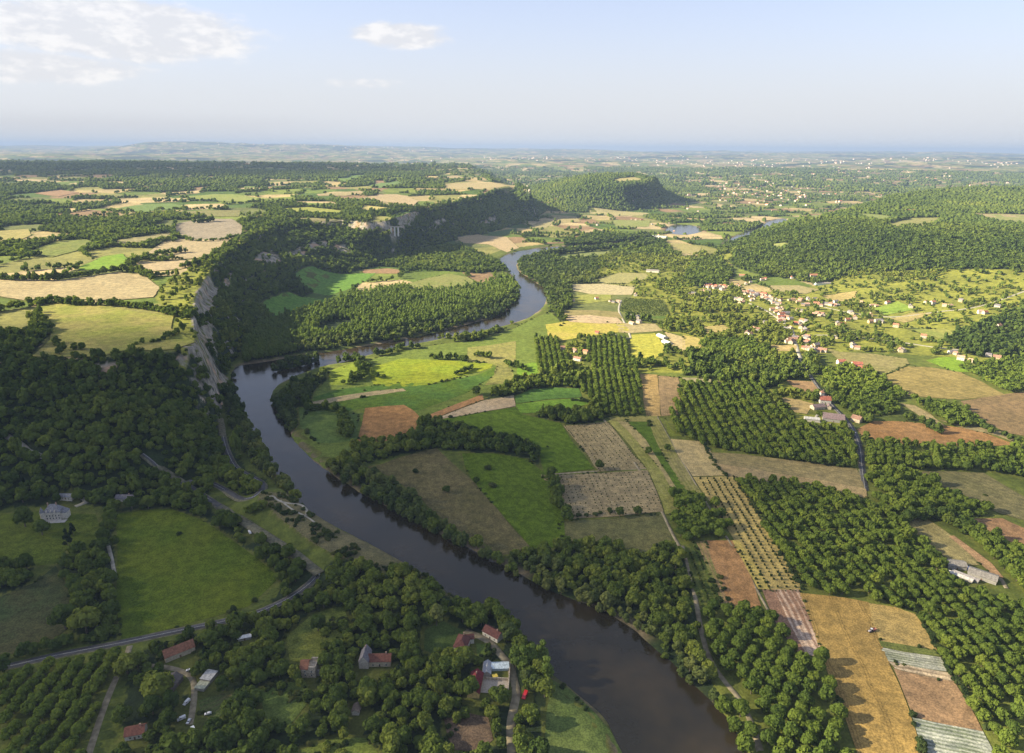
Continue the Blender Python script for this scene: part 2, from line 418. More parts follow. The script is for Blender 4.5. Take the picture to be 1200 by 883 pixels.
# name, outline, colour, second colour, row direction (two pixels) or None, row spacing, contrast, layer
FIELDS = [
 # -- near bank
 ('meadow', "136,603 170,598 200,597 236,609 262,626 290,647 322,672 324,682 290,712 262,720 210,735 165,746 142,750 136,700 138,650", (.078, .122, .010), (.112, .142, .014), None, 0, 0, 0),
 ('lawn', "-90,612 0,604 45,600 112,604 120,628 104,652 82,640 66,662 38,664 0,655 -90,650", (.066, .10, .012), (.095, .122, .016), None, 0, 0, 0),
 ('rough_field', "-90,700 0,700 40,684 66,664 80,690 84,735 60,752 0,772 -90,790", (.035, .065, .022), (.085, .08, .035), None, 0, 0, 0),
 ('meadow', "334,748 366,720 402,710 412,735 404,752 362,776 340,776", (.11, .15, .035), (.2, .21, .04), None, 0, 0, 0),
 ('meadow', "304,808 357,797 366,818 340,850 312,850", (.08, .13, .03), (.13, .17, .04), None, 0, 0, 0),
 ('meadow', "352,880 395,865 430,866 445,885 440,940 345,940", (.12, .17, .035), (.17, .2, .04), None, 0, 0, 0),
 ('lawn', "498,742 520,734 548,742 552,757 545,768 512,770 497,762", (.07, .11, .03), (.1, .14, .035), None, 0, 0, 0),
 ('lawn', "558,755 572,757 574,770 560,773", (.1, .16, .035), (.13, .18, .04), None, 0, 0, 0),
 ('meadow', "648,796 668,806 690,826 716,855 738,895 748,960 636,960 640,835", (.075, .12, .03), (.13, .165, .05), None, 0, 0, 0),
 ('scrubland', "302,590 345,592 372,612 398,634 436,646 470,666 520,697 545,707 548,716 510,704 470,690 430,680 392,664 372,652 330,620", (.13, .125, .06), (.19, .165, .09), None, 0, 0, 0),
 ('garden', "232,822 268,812 280,822 256,842 236,838", (.12, .11, .05), (.09, .13, .035), "232,830 268,815", 4, .6, 0),
 ('yard', "520,842 545,836 572,842 578,868 560,883 528,880", (.13, .09, .06), (.18, .13, .09), None, 0, 0, 0),
 # -- inside of the bend
 ('meadow', "330,520 352,498 362,478 370,458 400,432 470,412 520,403 560,400 600,386 628,372 645,366 660,380 640,398 628,403 630,432 600,448 565,468 505,490 470,495 425,520 380,548 352,524", ME, (.14, .19, .04), None, 0, 0, 0),
 ('meadow', "432,432 470,421 520,423 578,427 576,432 548,440 500,452 470,455 438,452", (.225, .255, .022), (.18, .24, .022), "432,446 560,428", 5, .25, 1),
 ('meadow', "548,408 575,405 604,400 605,425 592,432 570,426 548,425", (.21, .22, .06), (.25, .23, .08), None, 0, 0, 1),
 ('meadow', "385,436 400,430 420,424 432,428 430,440 408,452 388,452", (.2, .25, .03), (.17, .23, .03), None, 0, 0, 1),
 ('grass_strip', "368,466 400,457 475,448 500,452 560,440 582,430 580,440 545,462 490,482 470,478 430,478 400,484 365,480", GR, (.075, .15, .03), "400,475 560,440", 4, .3, 1),
 ('stubble_strip', "365,472 400,465 440,459 472,456 476,459 440,464 400,471 368,476", (.34, .28, .16), (.3, .25, .15), "365,472 476,457", 3, .3, 2),
 ('meadow', "350,478 372,482 420,486 420,517 390,520 372,520 352,500", (.085, .14, .035), (.12, .17, .04), None, 0, 0, 1),
 ('ploughed_field', "428,479 445,477 473,475 482,480 496,492 498,497 475,514 440,520 420,518", RB, mul(RB, 1.25), "450,478 440,516", 7, .35, 2),
 ('ploughed_strip', "492,491 530,476 565,463 567,469 535,481 502,493", (.28, .16, .085), mul(RB, 1.2), "492,492 565,466", 4, .3, 2),
 ('stubble_field', "502,494 535,482 567,470 602,464 604,477 570,483 536,489 515,492", (.36, .28, .18), (.42, .34, .24), "520,490 600,468", 4, .45, 2),
 ('meadow', "583,427 598,432 606,445 594,450 568,452 578,440", (.17, .17, .06), (.22, .22, .06), None, 0, 0, 1),
 ('meadow', "606,430 626,425 644,432 640,440 618,444 606,442", (.13, .24, .025), (.16, .26, .03), None, 0, 0, 1),
 ('grass_field', "604,465 622,457 650,455 679,456 682,466 640,469 604,474", (.075, .15, .03), (.09, .17, .035), "604,470 680,460", 5, .3, 1),
 ('grass_field', "603,475 640,470 680,467 690,474 668,480 640,484 611,485", (.12, .22, .025), (.14, .24, .028), None, 0, 0, 1),
 ('crop_field', "515,492 536,489 604,478 612,486 658,497 672,520 697,550 660,554 638,557 632,530 621,518 590,512 546,502", (.075, .128, .010), (.095, .152, .014), "560,490 690,548", 9, .4, 1),
 ('young_vineyard', "661,500 690,497 713,495 735,524 757,550 702,553 680,524", (.24, .195, .105), (.31, .255, .14), "661,500 702,553", 4, .35, 1),
 ('young_vineyard', "634,558 702,555 759,552 770,578 778,600 720,606 668,609 655,585", (.25, .2, .11), (.32, .26, .15), "660,600 770,596", 4, .35, 1),
 ('grass_strip', "655,612 720,608 778,603 790,640 760,650 700,640 660,640", OL, (.16, .15, .06), None, 0, 0, 0),
 ('dry_meadow', "430,548 446,545 470,536 512,526 529,543 553,563 577,590 600,618 622,642 600,650 580,652 550,630 517,608 492,584 458,560", (.115, .105, .042), (.16, .135, .062), "553,563 622,642", 12, .15, 0),
 ('crop_field', "541,532 580,532 617,539 640,556 650,580 659,604 664,636 640,646 622,642 600,616 577,590 553,563 545,548", (.078, .125, .010), (.098, .15, .013), "560,560 640,635", 8, .35, 1),
 # -- the strips with the two round trees
 ('grass_strip', "713,494 722,491 748,520 772,548 786,572 798,600 780,604 776,590 762,556 740,525", (.2, .21, .05), (.26, .25, .08), "716,494 780,590", 5, .6, 1),
 ('stubble_strip', "722,491 734,493 756,516 775,545 792,572 804,594 796,598 786,572 772,548 748,520", (.34, .28, .13), (.3, .25, .11), "722,492 790,575", 4, .4, 2),
 ('crop_strip', "734,495 760,495 768,518 784,545 806,576 806,582 794,580 775,547 757,518", (.075, .125, .012), (.09, .145, .016), None, 0, 0, 1),
 ('grass_strip', "714,490 770,488 769,494 760,495 734,495 716,494", (.2, .2, .06), (.24, .22, .08), None, 0, 0, 2),
 ('grass_strip', "760,495 770,489 780,508 800,545 824,580 806,582 784,545 768,518", (.19, .19, .05), (.27, .24, .1), "765,495 815,578", 4, .7, 1),
 ('ploughed_field', "750,439 770,440 773,465 774,488 757,488", (.30, .21, .085), (.36, .255, .11), "760,440 766,487", 3, .4, 1),
 ('ploughed_field', "771,441 795,443 797,465 800,486 775,488", (.22, .16, .085), (.28, .2, .11), "783,442 788,486", 3, .6, 1),
 # -- right half, near to middle
 ('stubble_field', "785,515 826,519 838,538 852,558 812,559 798,540", (.4, .32, .15), (.36, .29, .15), "790,518 815,557", 3, .4, 1),
 ('hay_field', "829,531 870,533 936,541 1004,550 1012,570 1016,584 960,577 900,566 852,559", (.2, .17, .08), (.27, .22, .11), "840,540 1005,565", 6, .6, 1),
 ('stubble_strip', "838,544 900,554 960,563 1014,574 1016,584 960,577 900,566 852,559", (.3, .22, .11), (.35, .27, .14), "840,545 1005,572", 4, .4, 2),
 ('young_orchard', "812,560 862,559 886,600 914,646 940,692 889,692 872,660 861,634 836,596", (.33, .26, .10), (.42, .33, .12), "830,562 912,690", 7.5, .75, 1),
 ('grain_strip', "858,634 866,634 890,672 902,692 888,692 872,662", (.42, .34, .09), (.46, .37, .12), None, 0, 0, 2),
 ('ploughed_field', "826,634 861,634 878,672 894,715 856,714 840,672", (.31, .175, .075), (.37, .215, .10), "840,635 874,713", 6, .45, 1),
 ('ploughed_strip', "815,636 826,634 840,672 856,714 848,714 832,672", (.33, .22, .11), (.2, .2, .06), "820,636 852,713", 4, .8, 1),
 ('vegetable_plot', "802,640 815,636 832,672 848,714 826,716 812,690", (.07, .10, .02), (.14, .155, .035), "808,640 838,714", 5, .9, 1),
 ('ploughed_field', "893,692 908,692 925,730 944,766 932,764 908,728", (.25, .15, .1), (.3, .18, .12), "900,692 938,765", 4, .3, 1),
 ('planted_rows', "907,692 936,692 952,735 966,772 944,768 925,730", (.25, .15, .10), (.56, .42, .32), "915,692 955,768", 4.6, .95, 1),
 ('grain_field', "936,696 985,701 1018,707 1024,736 1040,770 1066,835 1086,900 1010,900 990,840 964,775 950,730", GO, mul(GO, 1.15), "940,698 1000,860", 12, .55, 1),
 ('grain_field', "1018,708 1050,713 1073,721 1085,740 1098,763 1060,757 1031,752 1022,738", (.38, .275, .10), (.42, .31, .12), "1020,720 1090,735", 5, .3, 1),
 ('grass_strip', "1030,752 1060,757 1099,764 1103,771 1060,765 1033,759", (.17, .18, .05), (.12, .15, .04), "1032,755 1050,758", 3, .7, 2),
 ('covered_rows', "1031,759 1060,765 1102,771 1112,788 1075,783 1042,776", (.2, .22, .14), (.42, .42, .36), "1034,767 1108,779", 2.6, .9, 1),
 ('planted_rows', "1042,776 1075,783 1113,789 1118,799 1080,793 1050,785", (.2, .15, .09), (.5, .4, .28), "1042,777 1112,789", 4.6, .95, 1),
 ('ploughed_field', "1048,785 1080,793 1118,799 1136,826 1152,858 1110,850 1070,840 1058,812", (.28, .18, .1), (.32, .21, .12), "1050,800 1140,830", 5, .2, 1),
 ('covered_rows', "1069,841 1110,850 1152,858 1172,900 1086,900", (.15, .18, .12), (.40, .42, .37), "1070,845 1152,862", 3.2, .95, 1),
 ('ploughed_field', "1004,504 1024,494 1050,494 1082,497 1140,503 1194,523 1140,523 1092,523 1030,520 1012,514", (.28, .155, .062), (.32, .19, .085), "1010,507 1180,519", 5, .25, 1),
 ('hay_field', "1034,442 1048,436 1063,430 1090,431 1126,437 1152,449 1178,464 1126,469 1090,467 1062,464", (.2, .165, .06), (.29, .23, .09), "1040,440 1170,463", 9, .8, 1),
 ('hay_field', "968,408 984,413 1021,415 1062,421 1066,427 1034,441 1017,429 984,424", (.25, .22, .1), (.2, .19, .07), "970,412 1060,425", 8, .4, 1),
 ('grass_field', "1084,423 1100,419 1117,419 1144,432 1136,437 1118,436", (.18, .28, .025), (.15, .25, .03), None, 0, 0, 1),
 ('ploughed_field', "1126,471 1160,465 1205,459 1205,512 1178,508 1142,488", (.17, .125, .065), (.23, .16, .085), "1126,471 1200,500", 8, .4, 1),
 ('mown_field', "1070,553 1110,553 1152,555 1180,572 1206,586 1206,612 1170,602 1132,585", (.13, .125, .055), (.19, .17, .08), "1080,555 1206,600", 8, .7, 1),
 ('ploughed_field', "1136,609 1174,608 1206,622 1206,640 1170,632", (.27, .16, .085), (.31, .2, .11), "1140,611 1206,634", 6, .3, 1),
 ('stubble_field', "1050,606 1079,604 1110,625 1135,645 1156,662 1126,664 1092,645 1060,622", (.22, .19, .08), (.28, .24, .11), "1055,606 1140,663", 5, .5, 1),
 ('earth_strip', "1112,630 1118,629 1160,660 1176,678 1166,678 1140,654", (.33, .2, .11), (.38, .25, .14), None, 0, 0, 2),
 ('ploughed_field', "921,446 953,448 961,462 943,461 930,455", (.26, .17, .09), (.3, .2, .11), None, 0, 0, 1),
 ('stubble_field', "916,466 935,469 954,474 946,486 932,484 922,476", (.38, .29, .13), (.34, .26, .12), None, 0, 0, 1),
 ('ploughed_field', "995,456 1018,456 1036,470 1011,469", (.24, .16, .085), (.28, .19, .1), None, 0, 0, 1),
 ('stubble_strip', "1054,473 1072,476 1090,486 1108,500 1096,499 1076,487", (.28, .23, .12), (.33, .27, .14), None, 0, 0, 1),
 ('stubble_strip', "1100,493 1140,500 1178,508 1204,520 1204,526 1170,512 1130,503", (.25, .21, .11), (.3, .25, .13), None, 0, 0, 2),
 ('grass_strip', "800,443 840,445 846,450 830,449 800,448", (.22, .2, .1), (.3, .27, .16), None, 0, 0, 1),
 ('grass_strip', "778,488 786,504 800,512 784,512", ME, YG, None, 0, 0, 0),
 # -- middle of the valley
 ('grass_field', "672,347 690,345 716,346 717,352 690,356 670,356", (.22, .25, .05), (.27, .27, .08), None, 0, 0, 1),
 ('stubble_field', "660,364 699,364 724,366 730,374 680,372 662,371", (.22, .2, .08), (.26, .22, .1), None, 0, 0, 1),
 ('stubble_field', "659,371 690,370 722,373 733,380 700,380 668,378", (.45, .35, .22), (.4, .31, .2), "660,374 733,377", 6, .3, 2),
 ('stubble_field', "668,334 706,333 744,337 741,346 716,346 692,345 672,341", (.38, .34, .2), (.42, .36, .22), None, 0, 0, 1),
 ('hay_field', "694,329 726,320 757,321 762,327 734,333 706,333", (.27, .26, .11), (.3, .28, .12), None, 0, 0, 1),
 ('grain_field', "640,381 664,377 700,379 732,380 737,388 706,393 684,395 658,400 642,396", (.33, .32, .05), (.4, .33, .09), None, 0, 0, 1),
 ('vineyard', "732,350 777,352 786,371 760,370 726,366", (.2, .23, .06), (.15, .19, .05), "733,352 784,370", 6, .6, 1),
 ('stubble_field', "722,380 740,379 768,380 777,388 740,391 726,390", (.36, .3, .17), (.3, .26, .12), None, 0, 0, 1),
 ('grain_field', "738,393 767,391 781,410 768,421 740,419", (.38, .36, .06), (.33, .33, .06), "740,395 744,418", 6, .2, 1),
 ('stubble_field', "778,389 802,396 804,414 790,408", (.42, .34, .18), (.38, .31, .16), None, 0, 0, 1),
 ('meadow', "650,299 682,294 713,292 722,296 699,301 659,305", (.16, .2, .07), (.2, .22, .08), None, 0, 0, 1),
 ('stubble_field', "536,281 560,276 594,278 600,284 608,291 594,296 573,287 543,285", (.36, .29, .17), (.4, .31, .19), None, 0, 0, 1),
 ('meadow', "572,273 604,268 606,272 590,276 572,277", (.085, .145, .05), (.1, .16, .055), None, 0, 0, 1),
 ('stubble_field', "617,268 638,259 649,260 641,267", (.33, .28, .16), (.28, .26, .12), None, 0, 0, 1),
 ('stubble_field', "645,252 675,254 680,260 655,262", (.33, .28, .14), (.3, .26, .12), None, 0, 0, 1),
 ('grass_field', "718,258 762,259 760,266 722,266", (.2, .24, .07), (.24, .25, .09), None, 0, 0, 1),
 ('stubble_field', "690,248 730,248 760,250 764,253 720,253 692,251", (.36, .32, .15), (.32, .29, .14), None, 0, 0, 1),
 ('grass_field', "475,334 499,327 526,321 548,325 564,334 536,341 485,342", (.18, .21, .06), (.22, .22, .08), "478,335 560,332", 14, .6, 1),
 ('ploughed_field', "424,317 454,315 472,317 465,321 427,321", (.3, .19, .11), (.27, .18, .1), None, 0, 0, 1),
 ('grass_field', "343,336 367,325 400,322 440,320 432,328 405,341 385,347 362,343", (.1, .2, .035), (.13, .24, .04), None, 0, 0, 1),
 ('grass_field', "306,367 322,357 340,349 362,349 394,354 374,361 345,369 325,372", (.1, .2, .035), (.13, .24, .04), None, 0, 0, 1),
 ('stubble_field', "780,285 800,286 822,290 818,298 790,297", (.32, .28, .13), (.28, .26, .1), None, 0, 0, 1),
 ('grain_field', "800,393 815,396 828,401 816,413 800,413", (.4, .33, .12), (.36, .3, .1), None, 0, 0, 1),
 ('stubble_field', "820,384 848,381 858,388 828,391", (.36, .29, .12), (.32, .27, .1), None, 0, 0, 1),
 ('stubble_field', "902,405 934,405 934,412 910,412", (.4, .31, .14), (.36, .28, .13), None, 0, 0, 1),
 ('stubble_field', "963,347 984,345 1004,345 1000,354 974,354", (.36, .29, .12), (.33, .27, .11), None, 0, 0, 1),
 ('stubble_field', "902,335 936,335 960,340 944,345 905,341", (.33, .28, .15), (.29, .26, .12), None, 0, 0, 1),
 ('grass_field', "1023,363 1052,359 1070,367 1038,370", (.17, .26, .04), (.2, .27, .05), None, 0, 0, 1),
 ('stubble_field', "1044,374 1068,370 1092,372 1060,379", (.33, .27, .12), (.29, .25, .1), None, 0, 0, 1),
 ('meadow', "1058,384 1106,387 1124,393 1106,398 1079,391", (.26, .26, .07), (.2, .24, .06), None, 0, 0, 1),
]

# on the hills: the outline is carried to the ground it shows
HILL_FIELDS = [
 ('meadow', "42,362 66,353 100,356 129,361 165,367 204,371 200,386 214,392 228,402 205,410 184,412 150,410 116,419 36,419 58,400 62,380", (.2, .23, .045), (.3, .26, .09), None, 0, 0),
 ('stubble_field', "-40,330 0,331 61,330 100,325 136,320 165,322 178,330 187,338 180,349 129,353 68,350 41,355 0,348 -40,346", (.33, .27, .155), (.39, .325, .19), "0,340 180,336", 9, .6),
 ('ploughed_field', "203,264 234,257 272,257 285,266 282,276 258,281 234,281 204,278", (.25, .215, .16), (.29, .25, .19), None, 0, 0),
 ('stubble_field', "163,304 190,285 211,280 262,282 288,277 280,286 252,302 204,305", (.38, .31, .19), (.34, .28, .17), "165,302 280,280", 7, .3),
 ('stubble_field', "166,311 194,307 250,304 240,310 211,316 172,319", (.4, .32, .2), (.36, .29, .18), None, 0, 0),
 ('grass_field', "92,314 122,301 143,298 157,310 136,316 95,317", (.15, .27, .03), (.19, .28, .04), None, 0, 0),
 ('meadow', "31,297 68,283 102,281 113,287 84,296 61,302", (.19, .2, .06), (.16, .2, .05), None, 0, 0),
 ('stubble_field', "-30,274 0,271 34,269 37,276 24,281 -30,283", (.34, .29, .12), (.28, .26, .09), None, 0, 0),
 ('grass_field', "141,244 170,240 200,239 218,243 163,250", (.13, .2, .06), (.15, .21, .06), None, 0, 0),
 ('meadow', "204,249 240,247 282,247 280,254 217,254", (.18, .19, .07), (.22, .2, .09), None, 0, 0),
 ('stubble_field', "137,282 200,273 204,279 160,288 139,288", (.28, .25, .13), (.25, .23, .11), None, 0, 0),
 ('ploughed_field', "41,227 71,223 93,226 68,231", (.28, .18, .11), (.3, .2, .12), None, 0, 0),
 ('grass_field', "217,231 250,228 272,228 317,233 300,236 282,237 238,235", (.2, .25, .06), (.24, .26, .08), None, 0, 0),
 ('grass_field', "326,245 360,243 400,247 400,252 375,252 347,250", (.27, .29, .06), (.25, .26, .07), None, 0, 0),
 ('meadow', "330,255 365,256 400,259 400,262 370,262 340,259", (.2, .18, .09), (.22, .2, .1), None, 0, 0),
 ('stubble_field', "411,233 428,232 446,228 465,228 477,230 491,236 482,244 460,238 436,236", (.4, .32, .19), (.36, .29, .17), None, 0, 0),
 ('grain_field', "427,241 446,243 466,246 443,249 422,249", (.4, .35, .14), (.36, .32, .12), None, 0, 0),
 ('stubble_field', "371,228 400,226 422,224 428,227 405,230 373,230", (.36, .29, .17), (.3, .26, .13), None, 0, 0),
 ('grass_field', "394,212 411,206 427,205 430,208 405,214", (.13, .22, .05), (.16, .23, .06), None, 0, 0),
 ('grass_field', "355,238 382,239 400,241 375,243 352,241", (.15, .22, .05), (.2, .24, .06), None, 0, 0),
 ('stubble_field', "521,216 550,214 580,215 598,216 604,220 583,224 550,222 522,222", (.38, .31, .17), (.33, .28, .14), None, 0, 0),
 ('stubble_field', "519,207 536,206 550,211 529,211", (.36, .29, .17), (.33, .27, .15), None, 0, 0),
 ('grass_field', "430,218 465,212 475,217 445,221", (.12, .2, .06), (.15, .21, .07), None, 0, 0),
 ('grain_field', "716,212 728,209 742,208 756,211 740,214 726,215", (.36, .31, .13), (.32, .29, .12), None, 0, 0),
 ('grass_field', "996,249 1031,252 1046,254 1038,260 1017,257", (.19, .23, .07), (.22, .25, .08), None, 0, 0),
 ('meadow', "1034,264 1068,256 1102,255 1092,266 1051,268", (.22, .23, .08), (.26, .25, .1), None, 0, 0),
 ('meadow', "1146,252 1206,252 1206,265 1157,259", (.2, .24, .08), (.26, .26, .1), None, 0, 0),
 ('stubble_field', "1120,249 1150,251 1206,252 1206,255 1150,255", (.33, .27, .15), (.3, .26, .14), None, 0, 0),
 ('meadow', "902,287 919,285 927,289 909,292", (.22, .25, .08), (.24, .26, .09), None, 0, 0),
 ('meadow', "946,254 958,252 964,256 952,258", (.22, .25, .08), (.24, .26, .09), None, 0, 0),
]

# ------------------------------------------------------------------ what grows where: a raster of the land
X0, X1, Y0, Y1, CS = -2800.0, 3400.0, 180.0, 5600.0, 4.0
NX, NY = int((X1 - X0) / CS), int((Y1 - Y0) / CS)
COVER = np.zeros((NX, NY), np.int8)      # 0 mosaic, 1 open, 2 wood, 3 reserved, 4 scattered, 5 riverside, 6 poplars, 7 scrub
BLOCK = np.zeros((NX, NY), bool)         # water, roads and houses: no tree at all
_cx = X0 + (np.arange(NX) + .5) * CS; _cy = Y0 + (np.arange(NY) + .5) * CS


def _win(pts, m):
    i0 = max(0, int((pts[:, 0].min() - m - X0) / CS)); i1 = min(NX, int((pts[:, 0].max() + m - X0) / CS) + 2)
    j0 = max(0, int((pts[:, 1].min() - m - Y0) / CS)); j1 = min(NY, int((pts[:, 1].max() + m - Y0) / CS) + 2)
    if i1 <= i0 or j1 <= j0: return None
    a, b = np.meshgrid(_cx[i0:i1], _cy[j0:j1], indexing='ij')
    return slice(i0, i1), slice(j0, j1), a, b


def paint(arr, pts, v, grow=0.0, only=None):
    w = _win(pts, grow)
    if w is None: return
    m = inside(pts, w[2], w[3])
    if grow > 0: m |= line_dist(pts, w[2], w[3], True) < grow
    if only is not None: m &= np.isin(arr[w[0], w[1]], only)
    arr[w[0], w[1]][m] = v


def paint_line(arr, pts, v, width):
    w = _win(pts, width)
    if w is None: return
    arr[w[0], w[1]][line_dist(pts, w[2], w[3]) < width] = v


def look(arr, x, y, default):
    i = np.floor((x - X0) / CS).astype(int); j = np.floor((y - Y0) / CS).astype(int)
    ok = (i >= 0) & (i < NX) & (j >= 0) & (j < NY)
    return np.where(ok, arr[np.clip(i, 0, NX - 1), np.clip(j, 0, NY - 1)], default)


# hillsides are wooded
paint(COVER, FOOT_L, 2); paint(COVER, RIM_L, 0)
paint(COVER, FOOT_R, 2)
paint(COVER, FOOT_M, 2)
paint(COVER, rim("36,421,93 -90,440,90 -90,380,93 30,395,93 45,362,95 60,352,95 66,380,95", ), 2)
paint(COVER, rim("205,418,94 236,402,94 232,372,97 238,338,99 253,303,108 215,318,104 190,335,100 182,352,97 204,370,96 202,388,95 222,398,94"), 4)
WOODS = [
 (2, "-120,602 0,598 48,586 95,590 150,602 200,594 236,602 258,545 180,560 0,575 -120,590"),
 (2, "190,590 212,575 235,590 262,606 300,634 345,664 372,684 356,702 325,714 318,706 332,682 300,650 240,612"),
 (2, "232,556 262,500 268,520 290,552 310,562 316,576 305,588 290,584 276,576 262,566 240,562"),
 (2, "66,658 84,628 96,640 116,640 126,598 142,606 147,650 142,700 144,745 110,757 86,742 80,700"),
 (2, "-40,640 20,645 38,665 32,690 0,706 -40,712"),
 (5, "273,440 290,478 306,505 330,548 350,580 342,590 318,560 296,545 280,520 266,490 262,460"),
 (6, "285,405 308,382 345,371 380,362 404,352 440,342 476,336 486,343 536,342 566,336 590,326 604,332 612,345 604,356 586,369 540,379 480,394 430,402 400,405 340,416 288,426"),
 (5, "330,414 378,411 420,404 450,400 520,386 586,369 603,356 611,343 606,340 590,355 540,370 480,386 420,396 340,405"),
 (5, "607,306 640,297 655,305 700,302 722,296 762,300 806,302 792,313 742,325 694,333 668,343 656,364 644,369 641,345 626,330 608,318"),
 (2, "577,659 602,652 640,648 670,640 700,640 742,622 778,606 792,640 804,660 812,706 822,740 846,790 866,840 870,868 842,832 792,783 742,738 702,716 622,682"),
 (5, "577,659 602,652 650,672 700,694 740,712 775,742 815,782 850,815 872,862 880,900 868,868 842,832 792,783 742,738 702,716 622,682"),
 (2, "316,716 352,690 376,682 400,664 440,672 500,690 545,706 590,720 625,765 648,792 642,835 636,960 120,960 140,880 150,790 172,760 215,750 262,736 300,724"),
 (5, "332,460 352,450 376,441 392,443 382,458 366,475 352,498 354,520 372,543 345,515 326,490 316,470"),
 (5, "350,522 372,541 412,568 442,586 485,606 512,624 543,637 577,657 570,646 543,628 509,610 485,588 450,562 424,546 400,552 378,540"),
 (2, "375,540 400,514 430,516 470,517 496,494 520,490 545,500 560,505 590,511 625,517 640,548 632,558 615,541 590,536 560,531 530,529 515,524 500,530 470,533 440,540 420,546 400,552"),
 (2, "392,478 410,476 424,488 424,500 414,508 404,490"),
 (2, "566,468 588,455 619,440 640,436 676,436 682,456 650,455 621,457 602,464 582,468"),
 (2, "606,391 625,380 640,372 658,364 666,345 674,350 662,376 642,393 630,403 622,418 608,412"),
 (2, "520,405 545,397 580,388 600,385 606,390 588,402 564,409 540,411 530,408"),
 (2, "440,312 470,301 510,292 540,288 562,298 588,308 600,320 586,318 560,321 522,318 480,315"),
 (2, "628,300 700,272 780,284 800,302 722,296 655,305"),
 (2, "631,486 660,481 700,486 712,490 692,497 652,500 630,498"),
 (2, "800,418 835,414 900,422 955,418 962,440 920,445 900,443 845,441 800,441"),
 (4, "738,434 744,424 775,416 806,416 812,438 772,437 750,437"),
 (4, "640,398 660,402 684,396 684,430 676,436 660,420"),
 (4, "700,300 860,300 845,330 880,345 1000,330 1206,350 1206,432 1120,419 1000,412 900,420 800,414 800,392 770,388 786,370 740,350 745,335 700,325"),
 (2, "812,306 842,302 862,322 850,332 820,338 800,330"),
 (2, "1100,395 1206,372 1206,420 1150,420 1118,408"),
 (4, "890,462 922,446 944,461 954,474 946,486 1004,494 1000,500 905,500"),
]
for code, s in WOODS:
    paint(COVER, W(s), code)
EDGES = []
for row in FIELDS:
    poly = W(row[1]); EDGES.append(poly)
    paint(COVER, poly, 1, 3.0)
HPOLY = []
for row in HILL_FIELDS:
    poly = G(row[1]); HPOLY.append(poly)
    paint(COVER, poly, 1, 3.0)

ROCKS = [G(s) for s in ("231,340 240,334 247,342 250,370 244,396 236,402 228,392 224,374", "212,404 226,402 238,410 252,428 266,442 268,452 252,448 236,428 220,416", "296,306 304,297 318,293 328,299 330,312 318,310 304,309",
     "282,330 300,320 322,312 325,316 302,327 288,333", "330,300 340,294 362,286 383,281 386,287 364,295 344,303", "388,288 400,286 408,291 414,300 404,298 392,293", "258,336 268,322 276,318 274,328 264,342", "110,428 135,424 142,432 120,440", "560,262 572,256 584,254 580,262 566,266", "505,262 520,256 524,260 510,268")]
for poly in ROCKS:
    w_ = _win(poly, 4)
    if w_ is not None:
        k_ = inside(poly, w_[2], w_[3]) & (fbm(w_[2], w_[3], 26, 3, 61) > -.4); COVER[w_[0], w_[1]][k_] = 9
w_ = _win(np.array([(-1100.0, 900.0), (-300.0, 2700.0)]), 10)
k_ = inside(FOOT_L, w_[2], w_[3]) & (w_[3] > 930)
q_ = sdist(RIM_L, w_[2][k_], w_[3][k_]); z_ = np.zeros(k_.shape, bool)
z_[k_] = (q_ > 3) & (q_ < 26) & (fbm(w_[2][k_], w_[3][k_], 110, 3, 62) > np.where(w_[3][k_] > 1500, .16, .0))
COVER[w_[0], w_[1]][z_] = 9
# orchards: outline, row direction (two pixels), spacing along and across, crown width
ORCHARDS = [
 ("862,563 900,568 935,568 985,580 1012,590 1048,604 1058,620 1092,646 1126,666 1130,690 1170,705 1206,716 1206,960 1186,960 1156,862 1120,800 1098,763 1074,721 1018,706 942,696", "900,575 1000,690", 9.6, 11.2, 9.0),
 ("1004,553 1058,553 1089,567 1116,582 1172,605 1116,608 1082,603 1050,604 1020,584", "1010,560 1100,600", 10.0, 10.6, 10.2),
 ("826,714 858,717 896,717 930,768 962,777 985,830 1010,900 1020,960 890,960 872,880 842,818 815,760", "836,725 925,760", 10.5, 11.8, 10.4),
 ("786,583 812,580 838,585 850,610 861,633 826,633 800,638 788,634", "790,590 850,630", 10.0, 10.2, 10.2),
 ("1012,522 1092,525 1150,525 1206,526 1206,566 1176,556 1150,553 1058,551 1011,549", "1015,530 1190,560", 10.0, 11.0, 10.2),
 ("782,490 800,450 850,447 886,447 900,465 916,481 936,498 968,500 992,503 1002,522 1007,548 960,543 925,539 836,526 792,510", "915,530 862,455", 7.0, 12.2, 8.2),
 ("624,396 650,396 662,410 676,435 655,436 632,437", "640,436 634,398", 5.6, 9.8, 7.0),
 ("684,396 736,395 739,432 690,433", "712,432 710,396", 5.6, 9.8, 7.2),
 ("680,434 745,434 758,488 707,488 700,476 682,462", "725,488 715,436", 5.6, 9.8, 7.2),
 ("960,438 990,430 1016,434 1062,466 1050,472 1054,488 1020,486 1004,485 980,466", "965,440 1050,480", 8.5, 9.5, 9.0),
 ("1066,468 1126,480 1152,500 1118,502 1090,486", "1070,470 1140,500", 8.5, 9.5, 9.0),
 ("1124,432 1160,424 1206,418 1206,458 1182,463 1150,446", "1130,434 1190,460", 8.0, 10.0, 8.8),
 ("816,404 840,398 880,400 900,410 904,420 870,418 835,412", "820,405 900,418", 8.0, 9.0, 8.6),
 ("1120,610 1136,610 1168,634 1206,648 1206,700 1178,676 1150,650", "1125,615 1200,690", 8.5, 9.5, 9.6),
 ("-60,806 0,795 60,780 120,768 146,762 140,780 120,830 104,883 90,960 -60,960", "10,880 90,775", 7.0, 10.5, 8.2),
]
OPOLY = []
for s, *_ in ORCHARDS:
    poly = W(s); OPOLY.append(poly); paint(COVER, poly, 3, 1.0)
